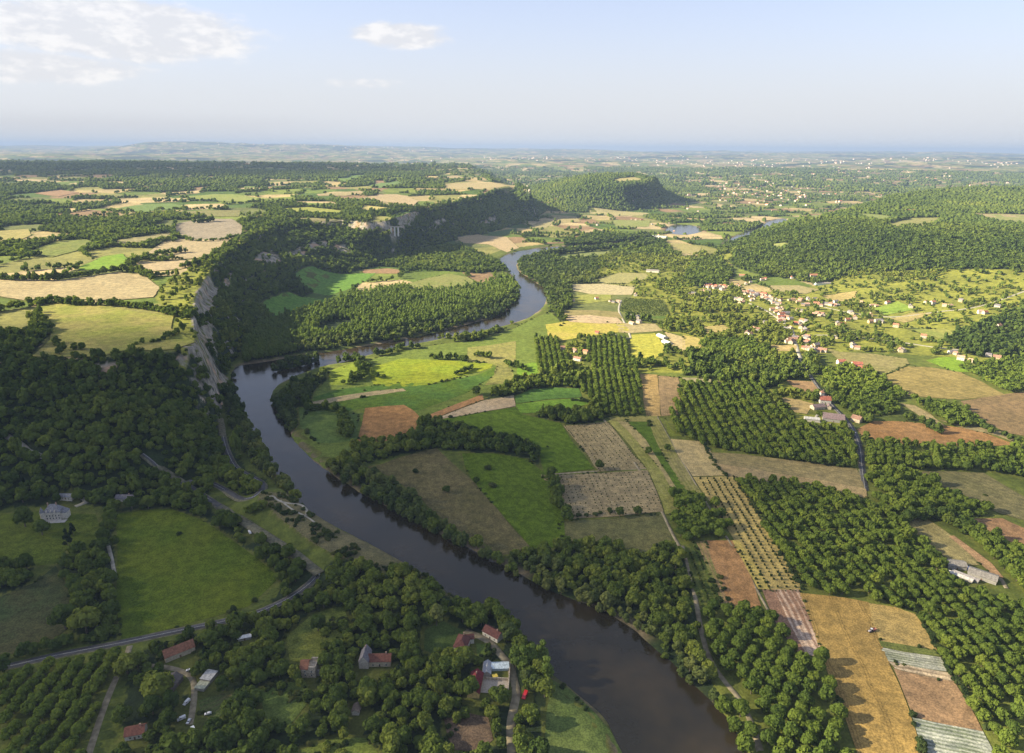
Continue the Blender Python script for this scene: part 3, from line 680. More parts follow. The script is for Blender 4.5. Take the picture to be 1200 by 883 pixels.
paint(COVER, W("300,590 345,592 372,612 398,634 436,646 470,666 520,697 545,707 548,716 510,704 470,690 430,680 392,664 372,652 330,620"), 7)
for poly in POLYW: paint(COVER, poly, 1); paint(BLOCK, poly, True)
paint(BLOCK, ISLET, False); paint(COVER, ISLET, 5)

# ------------------------------------------------------------------ colours of the ground sheet
SUBS = 1.02 * np.array([(.065, .11, .022), (.105, .15, .03), (.15, .19, .04), (.2, .2, .07), (.33, .27, .14), (.38, .31, .18), (.22, .15, .09), (.12, .14, .05)])
FOREST_FLOOR = np.array((.028, .045, .02))  # dark floor; in far woods its tone also carries the canopy's self-shadow


def mosaic(x, y):
    """Patchwork beyond the fields drawn one by one: (colour, woodland share 0..1, distance to the border)."""
    d = np.hypot(x, y)
    size = np.where(d < 9000, 150.0, 260.0)
    b1, id1 = worley(x + 30 * fbm(x, y, 300, 2, 50), y + 30 * fbm(x, y, 300, 2, 51), 150.0, 3)
    b2, id2 = worley(x + 60 * fbm(x, y, 600, 2, 52), y + 60 * fbm(x, y, 600, 2, 53), 200.0, 23)
    b = np.where(d < 8000, b1, b2); cid = np.where(d < 8000, id1, id2)
    plateau = inside(RIM_L, x, y)
    wood = fbm(x, y, 1100, 4, 60) + .45 * (cid * 7.13 % 1.0 - .5) + np.where(plateau, -.07, np.where(d < 5200, -.46, -.2))
    wooded = sstep(0.0, .05, wood)
    col = SUBS[(cid * 997).astype(int) % len(SUBS)]
    return col, wooded, b


def ground_colour(x, y):
    sh = x.shape; x = x.ravel(); y = y.ravel()
    col, wooded, b = mosaic(x, y)
    cov = look(COVER, x, y, 0)
    d = np.hypot(x, y)
    close = (d < 1500) | ((line_dist(RIV, x, y, True) < 60) & (d < 3000))
    col = np.where((close & ~inside(RIM_L, x, y))[:, None], np.array((.092, .118, .026)), col)
    hedge = (b < 5) & (d > 5000)
    wooded = np.where(hedge, np.maximum(wooded, .7), wooded)
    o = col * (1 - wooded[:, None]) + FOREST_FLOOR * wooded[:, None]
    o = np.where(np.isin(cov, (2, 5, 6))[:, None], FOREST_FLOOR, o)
    o = np.where((cov == 3)[:, None], np.array((.12, .142, .032)), o)
    o = np.where((cov == 4)[:, None], np.array((.19, .205, .04)), o)
    o = np.where((cov == 7)[:, None], np.array((.15, .135, .07)), o)
    o = np.where(((cov == 1) | (cov == 9))[:, None], np.array((.105, .12, .03)), o)
    shore = np.zeros(len(o))
    for poly in POLYW:
        q = (x > poly[:, 0].min() - 30) & (x < poly[:, 0].max() + 30) & (y > poly[:, 1].min() - 30) & (y < poly[:, 1].max() + 30)
        if q.any(): shore[q] = np.maximum(shore[q], sstep(11, 5, np.abs(sdist(poly, x[q], y[q]) - 1)) * sstep(-.2, .25, fbm(x[q], y[q], 45, 3, 66)))
    o = o * (1 - shore[:, None]) + np.array((.17, .14, .095)) * shore[:, None]
    return np.concatenate([o, np.ones((len(o), 1))], 1).reshape(*sh, 4)

# ------------------------------------------------------------------ ground, water, fields, roads
SUN_EL = math.radians(26.0)
SUN_AZ = math.radians(-93.0)            # clockwise from straight ahead: the sun stands on the left


def build_setting():
    nr, nc = GX.shape
    idx = np.arange(nr * nc).reshape(nr, nc)
    F = np.stack([idx[:-1, :-1], idx[:-1, 1:], idx[1:, 1:], idx[1:, :-1]], -1).reshape(-1, 4)
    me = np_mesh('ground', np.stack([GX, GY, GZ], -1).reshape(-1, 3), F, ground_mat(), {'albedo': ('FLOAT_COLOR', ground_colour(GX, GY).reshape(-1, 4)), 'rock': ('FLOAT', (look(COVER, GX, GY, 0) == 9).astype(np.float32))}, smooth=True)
    tag(link('ground', me), kind='structure')
    # water: one level sheet under the valley, the banks rise out of it
    b = NB('river_water'); p = b.pos()
    v = b.n('ShaderNodeVectorMath'); v.operation = 'MULTIPLY'; b.l(p, v.inputs[0]); v.inputs[1].default_value = (1, 1, 1)
    n = b.math('ADD', b.math('MULTIPLY', b.noise(p, .35, 3, .6), .5), b.noise(p, .07, 4, .6))
    f = b.ramp(b.noise(p, .011, 4, .6), .35, .7)
    b.bsdf(b.mix(f, (.013, .012, .008), (.036, .027, .014)), b.math('ADD', .05, b.math('MULTIPLY', f, .10)), .3, b.bump(n, .6, .5))
    xs, ys = (-4200, 4200), (150, 7600)
    tag(link('river', np_mesh('river', [(xs[0], ys[0], WZ), (xs[1], ys[0], WZ), (xs[1], ys[1], WZ), (xs[0], ys[1], WZ)], [(0, 1, 2, 3)], b.m)), kind='structure')
    # fields
    for row, poly in list(zip(FIELDS, EDGES)) + list(zip(HILL_FIELDS, HPOLY)):
        flat = row[0] is not None and len(row) == 8
        c1, c2 = mul(row[2], .77), mul(row[3], .77)
        ang = None
        if row[4]:
            q = W(row[4]) if flat else G(row[4]); dv = q[1] - q[0]; ang = math.atan2(dv[1], dv[0])
        layer = row[7] if flat else 0
        tram = 22 if row[0] == 'grain_field' else 18 if row[0] in ('crop_field', 'hay_field', 'stubble_field') else 0
        m = field_mat(row[0], c1, c2, ang, row[5] or 6, row[6] or .4, tram=tram if ang is not None else 0)
        drape(row[0], poly, m, .22 + .2 * layer if flat else 1.1)


def drape(name, poly, mat, lift, wobble=1.0):
    c = poly.mean(0); dist = np.hypot(*c)
    step = max(5.0, dist * .008)
    pts = []
    n = len(poly)
    for i in range(n):
        a, b = poly[i], poly[(i + 1) % n]
        k = max(1, int(np.hypot(*(b - a)) / step))
        for t in range(k): pts.append(a + (b - a) * t / k)
    pts = np.array(pts)
    w = wobble * min(2.5, dist * .0016)
    pts = pts + np.stack([fbm(pts[:, 0], pts[:, 1], 25, 2, 91), fbm(pts[:, 0], pts[:, 1], 25, 2, 95)], 1) * w
    lo, hi = pts.min(0), pts.max(0)
    g = np.stack(np.meshgrid(np.arange(lo[0], hi[0], step * 1.6), np.arange(lo[1], hi[1], step * 1.6)), -1).reshape(-1, 2)
    if len(g):
        s = inside(pts, g[:, 0], g[:, 1]); g = g[s]
        if len(g): g = g[line_dist(pts, g[:, 0], g[:, 1], True) > step * .5]
    allp = np.vstack([pts, g]) if len(g) else pts
    nb = len(pts)
    r = delaunay_2d_cdt([Vector(q) for q in allp], [(i, (i + 1) % nb) for i in range(nb)], [], 1, 1e-4)
    V = np.array([tuple(v) for v in r[0]]); T = np.array([f for f in r[2] if len(f) == 3])
    e1 = V[T[:, 1]] - V[T[:, 0]]; e2 = V[T[:, 2]] - V[T[:, 0]]
    flip = e1[:, 0] * e2[:, 1] - e1[:, 1] * e2[:, 0] < 0
    T[flip] = T[flip][:, ::-1]
    z = hgrid(V[:, 0], V[:, 1]) + lift
    tag(link(name, np_mesh(name, np.column_stack([V, z]), T, mat)), kind='structure')


def ribbon(name, pts, width, mat, lift=.35, k=2):
    p = smooth_line(np.asarray(pts), k)
    q = [p[0]]
    for i in range(1, len(p)):                       # even steps
        L = np.hypot(*(p[i] - q[-1])); m = max(1, int(L / 6)); a = q[-1]
        for t in range(1, m + 1): q.append(a + (p[i] - a) * t / m)
    p = np.array(q)
    t = np.gradient(p, axis=0); t /= np.linalg.norm(t, axis=1)[:, None] + 1e-9
    nrm = np.stack([-t[:, 1], t[:, 0]], 1)
    w = np.asarray(width) * (1 + .06 * fbm(p[:, 0], p[:, 1], 15, 2, 33))[:, None] * .5
    hz = hgrid(p[:, 0], p[:, 1])
    hz = np.maximum(hz, np.maximum(hgrid(*(p + nrm * w).T), hgrid(*(p - nrm * w).T))) + lift
    hz = np.convolve(np.pad(hz, 4, 'edge'), np.ones(9) / 9, 'valid'); hz = np.maximum(hz, hgrid(p[:, 0], p[:, 1]) + lift)
    L = np.column_stack([p + nrm * w, hz]); R = np.column_stack([p - nrm * w, hz]); S = np.column_stack([p - nrm * (w + 1.2), hz - 1.6]); S2 = np.column_stack([p + nrm * (w + 1.2), hz - 1.6])
    n = len(p); V = np.vstack([S2, L, R, S])
    F = []
    for i in range(n - 1):
        for a in range(3):
            F.append((a * n + i, (a + 1) * n + i, (a + 1) * n + i + 1, a * n + i + 1))
    tag(link(name, np_mesh(name, V, F, mat)), kind='structure')
    return p


ROADS = [  # name, pixels, width in metres, kind
 ('road', "-90,800 0,784 60,769 140,754 200,741 260,729 300,719 330,706 352,694 372,680", 5.6, 'asphalt'),
 ('road', "376,680 352,660 320,638 290,618 262,597 236,579 214,567 190,560 172,556", 5.8, 'asphalt'),
 ('road', "214,567 226,563 240,563 254,569 268,577 282,586 296,584 305,578 309,572 307,566 299,561 288,556 277,549 271,540 265,526 261,510 258,494", 5.5, 'asphalt'),
 ('track', "152,757 147,774 132,802 116,845 102,890", 3.6, 'dirt'),
 ('track', "172,780 190,781 206,784 220,789 227,798 228,812 225,838 222,850", 3.4, 'dirt'),
 ('track', "545,740 562,746 576,754 587,768 598,780 602,796 606,812 602,830 598,850 600,890", 5.0, 'dirt'),
 ('road', "942,432 950,441 958,453 966,463 975,475 987,487 998,500 1005,515 1009,530 1010,548 1014,575", 5.5, 'asphalt'),
 ('road', "942,432 938,420 934,408 931,396 928,386 918,378 905,368 890,360 868,352 845,348 812,350", 6.0, 'pale'),
 ('road', "931,396 960,392 1000,395 1050,400 1100,408 1150,412 1206,416", 4.5, 'pale'),
 ('road', "966,360 1000,368 1050,373 1100,371 1140,372 1206,362", 4.5, 'pale'),
 ('track', "800,640 808,668 815,700 822,742 832,775 850,800 868,820 880,845 892,880", 3.2, 'dirt'),
 ('track', "708,492 722,512 742,540 760,568 774,596 786,622 796,640", 2.6, 'dirt'),
 ('track', "634,557 700,552 757,549", 2.0, 'dirt'),
 ('track', "770,488 782,510 806,552 840,610 872,664 900,715", 1.6, 'dirt'),
 ('track', "1110,626 1130,642 1152,660 1172,676 1180,690", 3.0, 'dirt'),
 ('track', "962,484 956,488 958,494 966,497 978,498", 3.5, 'pale'),
 ('road', "728,352 724,364 732,378 738,392 740,398 720,392", 4.0, 'pale'),
 ('track', "127,640 131,655 134,672", 2.5, 'pale'),
 ('track', "80,585 95,580 104,588 88,594", 4.5, 'pale'),
 ('track', "-60,490 0,506 22,520 40,532 60,540", 6.0, 'pale'),
 ('path', "312,597 322,594 326,600 340,604 356,604 362,614 358,620", 2.0, 'pale'),
 ('path', "330,600 345,612 362,620 372,628", 1.6, 'pale'),
]
ROADLINE = []
for name, s, w_, k_ in ROADS:
    pts = G(s) if 'road' == name and '258,494' in s else W(s, 0.5)
    if s.startswith('-60,490') or s.startswith('80,585'): pts = G(s)
    ROADLINE.append(pts)
    sm = smooth_line(pts, 2)
    paint_line(BLOCK, sm, True, w_ / 2 + (4.0 if k_ == 'asphalt' else 2.0))


def build_roads():
    M_ = {'asphalt': plain('asphalt', (.062, .062, .066), .9, .2, .2, .3), 'dirt': plain('dirt_track', (.21, .18, .12), .95, .1, .25, .3), 'pale': plain('pale_road', (.27, .255, .21), .9, .2, .2, .2)}
    verge = plain('road_verge', (.12, .115, .075), .95, .1, .3, .4)
    line = plain('road_paint', (.5, .5, .48), .7, .3, .08, .5)
    for (name, s, w_, k_), pts in zip(ROADS, ROADLINE):
        ribbon(name, pts, w_, M_[k_], .40)
        if k_ == 'asphalt':
            sm = smooth_line(pts, 2); t = np.gradient(sm, axis=0); t /= np.linalg.norm(t, axis=1)[:, None]; nn = np.stack([-t[:, 1], t[:, 0]], 1)
            ribbon('road_verge', pts, w_ + 1.8, verge, .30)
            ribbon('road_marking', sm, .15, line, .44, 0)


# ------------------------------------------------------------------ sky, sun, air
def build_light():
    w = bpy.data.worlds.new('World'); SC.world = w; w.use_nodes = True
    nt = w.node_tree; n = nt.nodes.new; l = nt.links.new
    for q in list(nt.nodes): nt.nodes.remove(q)
    out = n('ShaderNodeOutputWorld'); bg = n('ShaderNodeBackground'); bg.inputs['Strength'].default_value = SKY
    sky = n('ShaderNodeTexSky'); sky.sky_type = 'NISHITA'; sky.sun_disc = False
    sky.sun_elevation = SUN_EL; sky.sun_rotation = SUN_AZ; sky.altitude = 300; sky.air_density = 1.0; sky.dust_density = .7; sky.ozone_density = 3.2
    b = NB.__new__(NB); b.nt, b.n, b.l = nt, n, l
    tc = n('ShaderNodeTexCoord').outputs['Generated']
    s = n('ShaderNodeSeparateXYZ'); l(tc, s.inputs[0])
    az = b.math('MULTIPLY', b.math('ARCTAN2', s.outputs[0], s.outputs[1]), 180 / math.pi)
    el = b.math('MULTIPLY', b.math('ARCSINE', s.outputs[2]), 180 / math.pi)
    cv = n('ShaderNodeCombineXYZ'); l(az, cv.inputs[0]); l(b.math('MULTIPLY', el, 2.4), cv.inputs[1])
    nz = b.noise(cv.outputs[0], .42, 8, .6); nz2 = b.noise(cv.outputs[0], .16, 5, .55)
    body = b.math('ADD', b.math('MULTIPLY', nz, .62), b.math('MULTIPLY', nz2, .38))

    def bank(a0, e0, wa, we, flat=.75):
        da = b.math('DIVIDE', b.math('SUBTRACT', az, a0), wa); de = b.math('DIVIDE', b.math('SUBTRACT', el, e0), we)
        r = b.math('SQRT', b.math('ADD', b.math('MULTIPLY', da, da), b.math('MULTIPLY', de, de)))
        return b.ramp(r, 1.0, .2)
    cover = None
    for a in BANKS:
        q = b.math('MULTIPLY', bank(*a[:4]), a[4]); cover = q if cover is None else b.math('MAXIMUM', cover, q)
    dens = b.ramp(b.math('ADD', body, b.math('MULTIPLY', b.math('SUBTRACT', cover, .44), .62)),   .40, .68)
    dens = b.math('MULTIPLY', dens, b.ramp(cover, .02, .3))
    # the low sky is milky with far haze
    milky = b.ramp(el, 12.5, .6, .5, .96)
    base = b.mix(milky, b.mix(1.0, sky.outputs[0], (1.0, .93, 1.04), 'MULTIPLY'), MILK)
    lit = b.mix(b.ramp(b.math('SUBTRACT', nz, b.math('MULTIPLY', b.noise(cv.outputs[0], 1.1, 4), .3)), .28, .5), CLOUD_DARK, CLOUD_LIT)
    l(b.mix(b.math('MULTIPLY', dens, .82), base, lit), bg.inputs['Color'])
    l(bg.outputs[0], out.inputs['Surface'])
    sd = bpy.data.lights.new('sun', 'SUN'); sd.energy = SUN; sd.angle = math.radians(.5); sd.color = (1.0, .86, .60)
    so = bpy.data.objects.new('sun', sd); COL.objects.link(so)
    dirn = Vector((math.sin(SUN_AZ) * math.cos(SUN_EL), math.cos(SUN_AZ) * math.cos(SUN_EL), math.sin(SUN_EL)))
    so.rotation_euler = dirn.to_track_quat('Z', 'Y').to_euler(); so.location = (-900, 300, 900)


def build_haze():
    b = NB('haze_air'); v = b.n('ShaderNodeVolumePrincipled')
    v.inputs['Color'].default_value = HAZE_COL; v.inputs['Density'].default_value = HAZE; v.inputs['Anisotropy'].default_value = .05
    b.l(v.outputs[0], b.out.inputs['Volume'])
    z0, z1 = -9.0, float(max(GZ.max(), H)) + 25
    x, y0, y1 = 60000.0, -4000.0, 60000.0
    V = [(-x, y0, z0), (x, y0, z0), (x, y1, z0), (-x, y1, z0), (-x, y0, z1), (x, y0, z1), (x, y1, z1), (-x, y1, z1)]
    F = [(0, 3, 2, 1), (4, 5, 6, 7), (0, 1, 5, 4), (1, 2, 6, 5), (2, 3, 7, 6), (3, 0, 4, 7)]
    tag(link('haze', np_mesh('haze', V, F, b.m)), kind='stuff')


SKY, SUN, EXPOSURE = .062, 5.0, 2.0
HAZE, HAZE_COL = 4.2e-5, (.26, .36, .57, 1)
_k = 1 / (SKY * 2 ** EXPOSURE)
MILK = (.795 * _k, .795 * _k, .81 * _k); CLOUD_DARK = (.84 * _k, .84 * _k, .86 * _k); CLOUD_LIT = (1.05 * _k, 1.02 * _k, .99 * _k)
BANKS = [(-28, 7.4, 15, 3.2, 1.0), (-34, 4.9, 13, 1.7, .9), (-8.6, 8.0, 6.5, 1.5, .85), (-11, 4.7, 6, .7, .5), (-60, 9, 18, 4, .9), (60, 6, 14, 1.5, .6)]

# ------------------------------------------------------------------ trees
def cube_sphere(sub, rg, jit=.12, open_bottom=False):
    """Rounded lump of sub x sub quads a side."""
    V, F = [], []
    t = np.linspace(-1, 1, sub + 1)
    for ax in range(3):
        for s in (-1, 1):
            if open_bottom and ax == 2 and s < 0: continue
            o = len(V)
            for a in t:
                for b_ in t:
                    p = np.zeros(3); p[ax] = s; p[(ax + 1) % 3] = a; p[(ax + 2) % 3] = b_
                    V.append(p / np.linalg.norm(p))
            for i in range(sub):
                for j in range(sub):
                    q = [o + i * (sub + 1) + j, o + (i + 1) * (sub + 1) + j, o + (i + 1) * (sub + 1) + j + 1, o + i * (sub + 1) + j + 1]
                    F.append(q if s > 0 else q[::-1])
    V = np.array(V); key = np.round(V, 4)
    _, inv = np.unique(key, axis=0, return_inverse=True)
    k = 1 + jit * (rg.random(inv.max() + 1) * 2 - 1)
    return V * k[inv.ravel()][:, None], np.array(F)


KINDS = {  # lobes, height of crown over its radius, base over radius, flare
 'walnut': dict(n=13, hz=.95, base=.28, lobe=(.36, .50)),
 'wood': dict(n=12, hz=1.0, base=.25, lobe=(.34, .52)),
 'river': dict(n=16, hz=1.55, base=.15, lobe=(.30, .46)),
 'poplar': dict(n=18, hz=2.3, base=.25, lobe=(.42, .58)),
 'bush': dict(n=7, hz=.62, base=-.1, lobe=(.36, .52)),
 'conifer': dict(n=16, hz=2.0, base=.1, lobe=(.3, .45)),
}


def crown(kind, seed, nleaf, leaf, lobes=None, core=1):
    """Crown of unit radius: leaf sprays over overlapping lobes, a ragged outline with gaps."""
    rg = np.random.default_rng(seed); K = KINDS[kind]; n = lobes or K['n']
    C, R = [], []
    zc = K['base'] + K['hz']
    for i in range(n):
        u = rg.random() * 2 - 1 if kind in ('poplar', 'river', 'conifer') else rg.random() * 1.6 - .6
        a = i * 2.399 + rg.random() * .8
        s = math.sqrt(max(0, 1 - u * u))
        r = K['lobe'][0] + (K['lobe'][1] - K['lobe'][0]) * rg.random()
        k = .55 + .22 * rg.random()
        if kind == 'poplar': s = .45 * (1 - max(0, u) ** 3); k = 1; r *= (1.1 - .45 * max(0, u) ** 2); u *= .86
        if kind == 'conifer': s = .62 * (1 - u) / 2 + .05; k = 1; r *= 1.15 - .55 * (u + 1) / 2; u *= .85
        C.append((k * s * math.cos(a), k * s * math.sin(a), zc + u * K['hz'] * (.62 if kind not in ('poplar', 'conifer') else .9))); R.append(r)
    C.append((0, 0, zc)); R.append(.55 if kind not in ('poplar', 'conifer') else .4)
    C = np.array(C); R = np.array(R)
    V, F = [], []
    o = 0
    for c, r in zip(C, R):
        v, f = cube_sphere(core, rg, .15)
        v = v * r * .80
        v[:, 2] *= 1.15 if kind in ('poplar', 'river') else .95
        V.append(v + c); F.append(f + o); o += len(v)
    # leaf sprays
    m = int(nleaf * 2.6)
    li = rg.choice(len(R), m, p=R ** 2 / (R ** 2).sum())
    d = rg.normal(size=(m, 3)); d[:, 2] += .35; d /= np.linalg.norm(d, axis=1)[:, None]
    p = C[li] + d * (R[li] * (.88 + .26 * rg.random(m)))[:, None]
    dist = np.linalg.norm(p[:, None] - C[None], axis=2) / R[None]
    dist[np.arange(m), li] = 9
    keep = np.where(dist.min(1) > .82)[0][:nleaf]
    p = p[keep]; d = d[keep]; m = len(keep)
    nn = d + .38 * rg.normal(size=(m, 3)); nn /= np.linalg.norm(nn, axis=1)[:, None]
    t = np.cross(nn, rg.normal(size=(m, 3))); t /= np.linalg.norm(t, axis=1)[:, None]; bt = np.cross(nn, t)
    s = leaf * (.6 + .8 * rg.random(m))[:, None]; s2 = s * (.6 + .5 * rg.random(m))[:, None]
    q = np.stack([p - t * s - bt * s2, p + t * s - bt * s2 * .8, p + t * s * .9 + bt * s2, p - t * s + bt * s2 * .9], 1).reshape(-1, 3)
    V.append(q); F.append(np.arange(m * 4).reshape(-1, 4) + o)
    return np.vstack(V), np.vstack(F)


def far_crown(kind, seed, sub):
    rg = np.random.default_rng(seed); K = KINDS[kind]
    v, f = cube_sphere(sub, rg, .26, True)
    v[:, 2] = v[:, 2] * K['hz'] * .95 + K['base'] + K['hz'] * .8
    if kind == 'poplar': v[:, :2] *= .85
    return v, f


LODS = {}
for _k in KINDS:
    LODS[_k] = [[crown(_k, 100 + i, 620 if _k != 'bush' else 260, .125) for i in range(6)],
                [crown(_k, 200 + i, 210, .20, None, 1) for i in range(6)],
                [crown(_k, 300 + i, 66, .30, 7 if _k != 'poplar' else 9, 1) for i in range(5)],
                [crown(_k, 400 + i, 18, .42, 3 if _k != 'poplar' else 4, 1) for i in range(5)],
                [far_crown(_k, 500 + i, 2) for i in range(5)]]
LOD_D = [0, 900, 1650, 3000, 1e9]       # first four limits; masses start at LOD 1


def leaf_mat(name, dark, mid, light, mass):
    b = NB(name)
    if mass: t = b.attr('tint', 'Fac')
    else:
        oi = b.n('ShaderNodeObjectInfo'); sp = b.n('ShaderNodeSeparateColor'); b.l(oi.outputs['Color'], sp.inputs[0]); t = sp.outputs[0]
    p = b.pos()
    t = b.math('ADD', t, b.math('MULTIPLY', b.math('SUBTRACT', b.noise(p, .55, 2), .5), .45))
    c = b.mix(b.ramp(t, .0, .55), dark, mid); c = b.mix(b.ramp(t, .5, 1.0), c, light)
    d = b.n('ShaderNodeBsdfDiffuse'); tr = b.n('ShaderNodeBsdfTranslucent'); ms = b.n('ShaderNodeMixShader')
    b.l(c, d.inputs[0]); b.l(b.mix(.5, c, b.mix(1.0, c, (1.5, 1.5, .6), 'MULTIPLY')), tr.inputs[0]); ms.inputs[0].default_value = .34
    b.l(d.outputs[0], ms.inputs[1]); b.l(tr.outputs[0], ms.inputs[2]); b.l(ms.outputs[0], b.out.inputs['Surface'])
    return b.m


LEAF = {
 'walnut': ((.072, .112, .024), (.125, .172, .03), (.185, .225, .038)),
 'wood': ((.055, .088, .023), (.105, .145, .03), (.175, .205, .04)),
 'river': ((.062, .094, .034), (.105, .14, .045), (.18, .20, .06)),
 'poplar': ((.10, .148, .036), (.135, .19, .042), (.18, .225, .05)),
 'bush': ((.035, .058, .022), (.065, .09, .03), (.12, .13, .04)),
 'conifer': ((.016, .032, .018), (.026, .045, .022), (.04, .06, .025)),
}
NAMES = {'walnut': ('walnut_tree', 'walnut_orchard'), 'wood': ('woodland_tree', 'woodland'), 'river': ('riverside_tree', 'riverside_wood'), 'poplar': ('poplar_tree', 'poplar_plantation'), 'bush': ('bush', 'shrubbery'), 'conifer': ('conifer_tree', 'conifers')}
TREES = {k: [] for k in KINDS}          # rows of x, y, radius, tint, region


def add_trees(kind, x, y, r, tint, region):
    n = len(x)
    if n: TREES[kind].append(np.column_stack([x, y, np.broadcast_to(r, n), np.broadcast_to(tint, n), np.full(n, region)]))


REGIONS = []


def region(s):
    REGIONS.append(s); return len(REGIONS) - 1


def visible_zone(x, y):
    a = np.degrees(np.arctan2(x, y)); d = np.hypot(x, y)
    return (np.abs(a) < 43.5) & (d > 290)


WOOD_REGION = [None] * 40
AREAS = [  # phrase for a place, outline in pixels: first that holds the tree
 ("in the rows beside the castle lawn", "60,655 84,625 150,600 150,760 60,760"),
 ("on the shaded slope above the castle", "-60,430 250,420 262,545 200,600 -60,600"),
 ("between the hairpin road and the river", "236,540 345,500 360,600 300,600 236,590"),
 ("along the road below the hairpin bend", "190,560 262,560 380,690 300,720 190,620"),
 ("in the wood by the lower left hamlet", "140,740 345,715 345,960 120,960"),
 ("around the ruined tower and long red house", "345,690 470,690 470,960 345,960"),
 ("around the riverside hamlet", "470,680 660,700 660,960 470,960"),
 ("on the far bank opposite the hamlet", "570,600 760,600 760,800 570,720"),
 ("in the wood below the vegetable plot", "760,600 880,600 880,960 760,800"),
 ("on the outer bank of the bend", "300,425 420,420 420,560 340,560"),
 ("in the wood between the two meadows", "420,480 680,480 680,660 420,600"),
 ("along the bank below the dry meadow", "370,520 600,560 600,680 370,600"),
 ("on the castle side of the valley", "-100,500 300,500 300,900 -100,900"),
 ("beside the upper meadows of the bend", "330,360 680,360 680,480 330,480"),
 ("around the village fields", "680,300 1210,300 1210,500 680,500"),
 ("near the planted rows", "640,480 1210,480 1210,900 640,900"),
]
AREAS = [(a, at_z(P(b)[:, 0], P(b)[:, 1], 0)) for a, b in AREAS]


def wood_masses():
    woods = region('woods')
    for spacing, d0, d1 in ((7.8, 280, 1500), (8.4, 1500, 2600), (9.2, 2600, 4300), (11.5, 4300, 7000), (18, 7000, 12500)):
        xm = d1 * .72
        gx, gy = np.meshgrid(np.arange(-xm, xm, spacing), np.arange(180, d1, spacing), indexing='ij')
        x = gx.ravel(); y = gy.ravel()
        x = x + (RNG.random(x.size) - .5) * spacing * .95; y = y + (RNG.random(x.size) - .5) * spacing * .95
        d = np.hypot(x, y); k = (d >= d0) & (d < d1) & visible_zone(x, y)
        x, y, d = x[k], y[k], d[k]
        k = ~look(BLOCK, x, y, False); x, y, d = x[k], y[k], d[k]
        cov = look(COVER, x, y, 0)
        z = hgrid(x, y); e = 3.0
        slope = np.hypot(hgrid(x + e, y) - z, hgrid(x, y + e) - z) / e
        col, wooded, b = mosaic(x, y)
        rnd = RNG.random(x.size)
        patch = fbm(x, y, 60, 3, 70); big = fbm(x, y, 240, 3, 71)
        r = spacing * (.36 + .46 * RNG.random(x.size) ** 1.5)
        tint = np.clip(.42 + .4 * big + np.where(d < 1500, .6, .34) * (RNG.random(x.size) - .5) + .25 * patch, 0, 1)
        shy = slope < np.where(RNG.random(x.size) < .22, 1.2, 3.6)
        hedge = (b < spacing * .5) & (fbm(x, y, 90, 2, 72) > .06)
        m0 = (cov == 0) & ((wooded > .5) | hedge) & shy
        m2 = (cov == 2) & shy & (patch > -.62)
        m4 = (cov == 4) & ((patch + .5 * big > .10) | (rnd < .13))
        near = x + 0 < 1e9
        w = m0 | m2 | (m4 & (rnd < .62))
        add_trees('wood', x[w], y[w], r[w] * np.where(cov[w] == 4, .85, 1), tint[w] + np.where(cov[w] == 4, .28, 0), woods)
        m = (cov == 5) & (patch > -.6)
        a = m & (rnd < .7); add_trees('river', x[a], y[a], r[a] * .84, tint[a], woods)
        a = m & (rnd >= .7); add_trees('wood', x[a], y[a], r[a] * .95, tint[a], woods)
        a = (m4 & (rnd >= .62)) | ((cov == 7) & (patch > .1)) | ((cov == 1) & (RNG.random(x.size) < .0006))
        add_trees('bush', x[a], y[a], np.where(cov[a] == 7, r[a] * .46, r[a] * .5), tint[a], woods)
        a = m2 & (rnd < .05) & (d < 3000); add_trees('poplar', x[a], y[a], r[a] * .55, tint[a], woods)
        a = m2 & (rnd > .955) & (d < 3000); add_trees('conifer', x[a], y[a], r[a] * .7, tint[a], woods)
        a = (cov == 6) & (patch < -.55); add_trees('wood', x[a], y[a], r[a], tint[a], woods)
    # scrub ridge and clearings: small bushes closer together
    x = RNG.uniform(-420, -40, 5200); y = RNG.uniform(420, 760, 5200)
    k = (look(COVER, x, y, 0) == 7) & (fbm(x, y, 34, 3, 75) > -.05) & ~look(BLOCK, x, y, False)
    add_trees('bush', x[k], y[k], RNG.uniform(1.3, 3.2, k.sum()), np.clip(RNG.normal(.4, .25, k.sum()), 0, 1), woods)
    # bushes and small trees in the gardens of the near hamlets
    g = W("150,742 350,720 560,740 650,800 640,900 120,900")
    x = RNG.uniform(g[:, 0].min(), g[:, 0].max(), 2600); y = RNG.uniform(g[:, 1].min(), g[:, 1].max(), 2600)
    k = inside(g, x, y) & (look(COVER, x, y, 0) == 1) & ~look(BLOCK, x, y, False) & (fbm(x, y, 22, 2, 79) > .0); x, y = x[k], y[k]
    a = RNG.random(len(x)) < .8; gr = region('in the hamlet gardens')
    add_trees('bush', x[a], y[a], RNG.uniform(.9, 2.4, a.sum()), np.clip(RNG.normal(.5, .25, a.sum()), 0, 1), gr)
    add_trees('wood', x[~a], y[~a], RNG.uniform(2.0, 3.6, (~a).sum()), np.clip(RNG.normal(.55, .25, (~a).sum()), 0, 1), gr)
    # poplar plantation in regular rows
    q = W("330,400 560,360"); dv = (q[1] - q[0]) / np.linalg.norm(q[1] - q[0]); nv = np.array([-dv[1], dv[0]]); c = W("450,370")[0]
    a, b = np.meshgrid(np.arange(-1000, 1000, 7.5), np.arange(-700, 700, 10.5), indexing='ij')
    x = c[0] + dv[0] * a.ravel() + nv[0] * b.ravel(); y = c[1] + dv[1] * a.ravel() + nv[1] * b.ravel()
    x += RNG.normal(0, .7, x.size); y += RNG.normal(0, .7, x.size)
    k = (look(COVER, x, y, 0) == 6) & ~look(BLOCK, x, y, False) & (fbm(x, y, 120, 2, 76) > -.5)
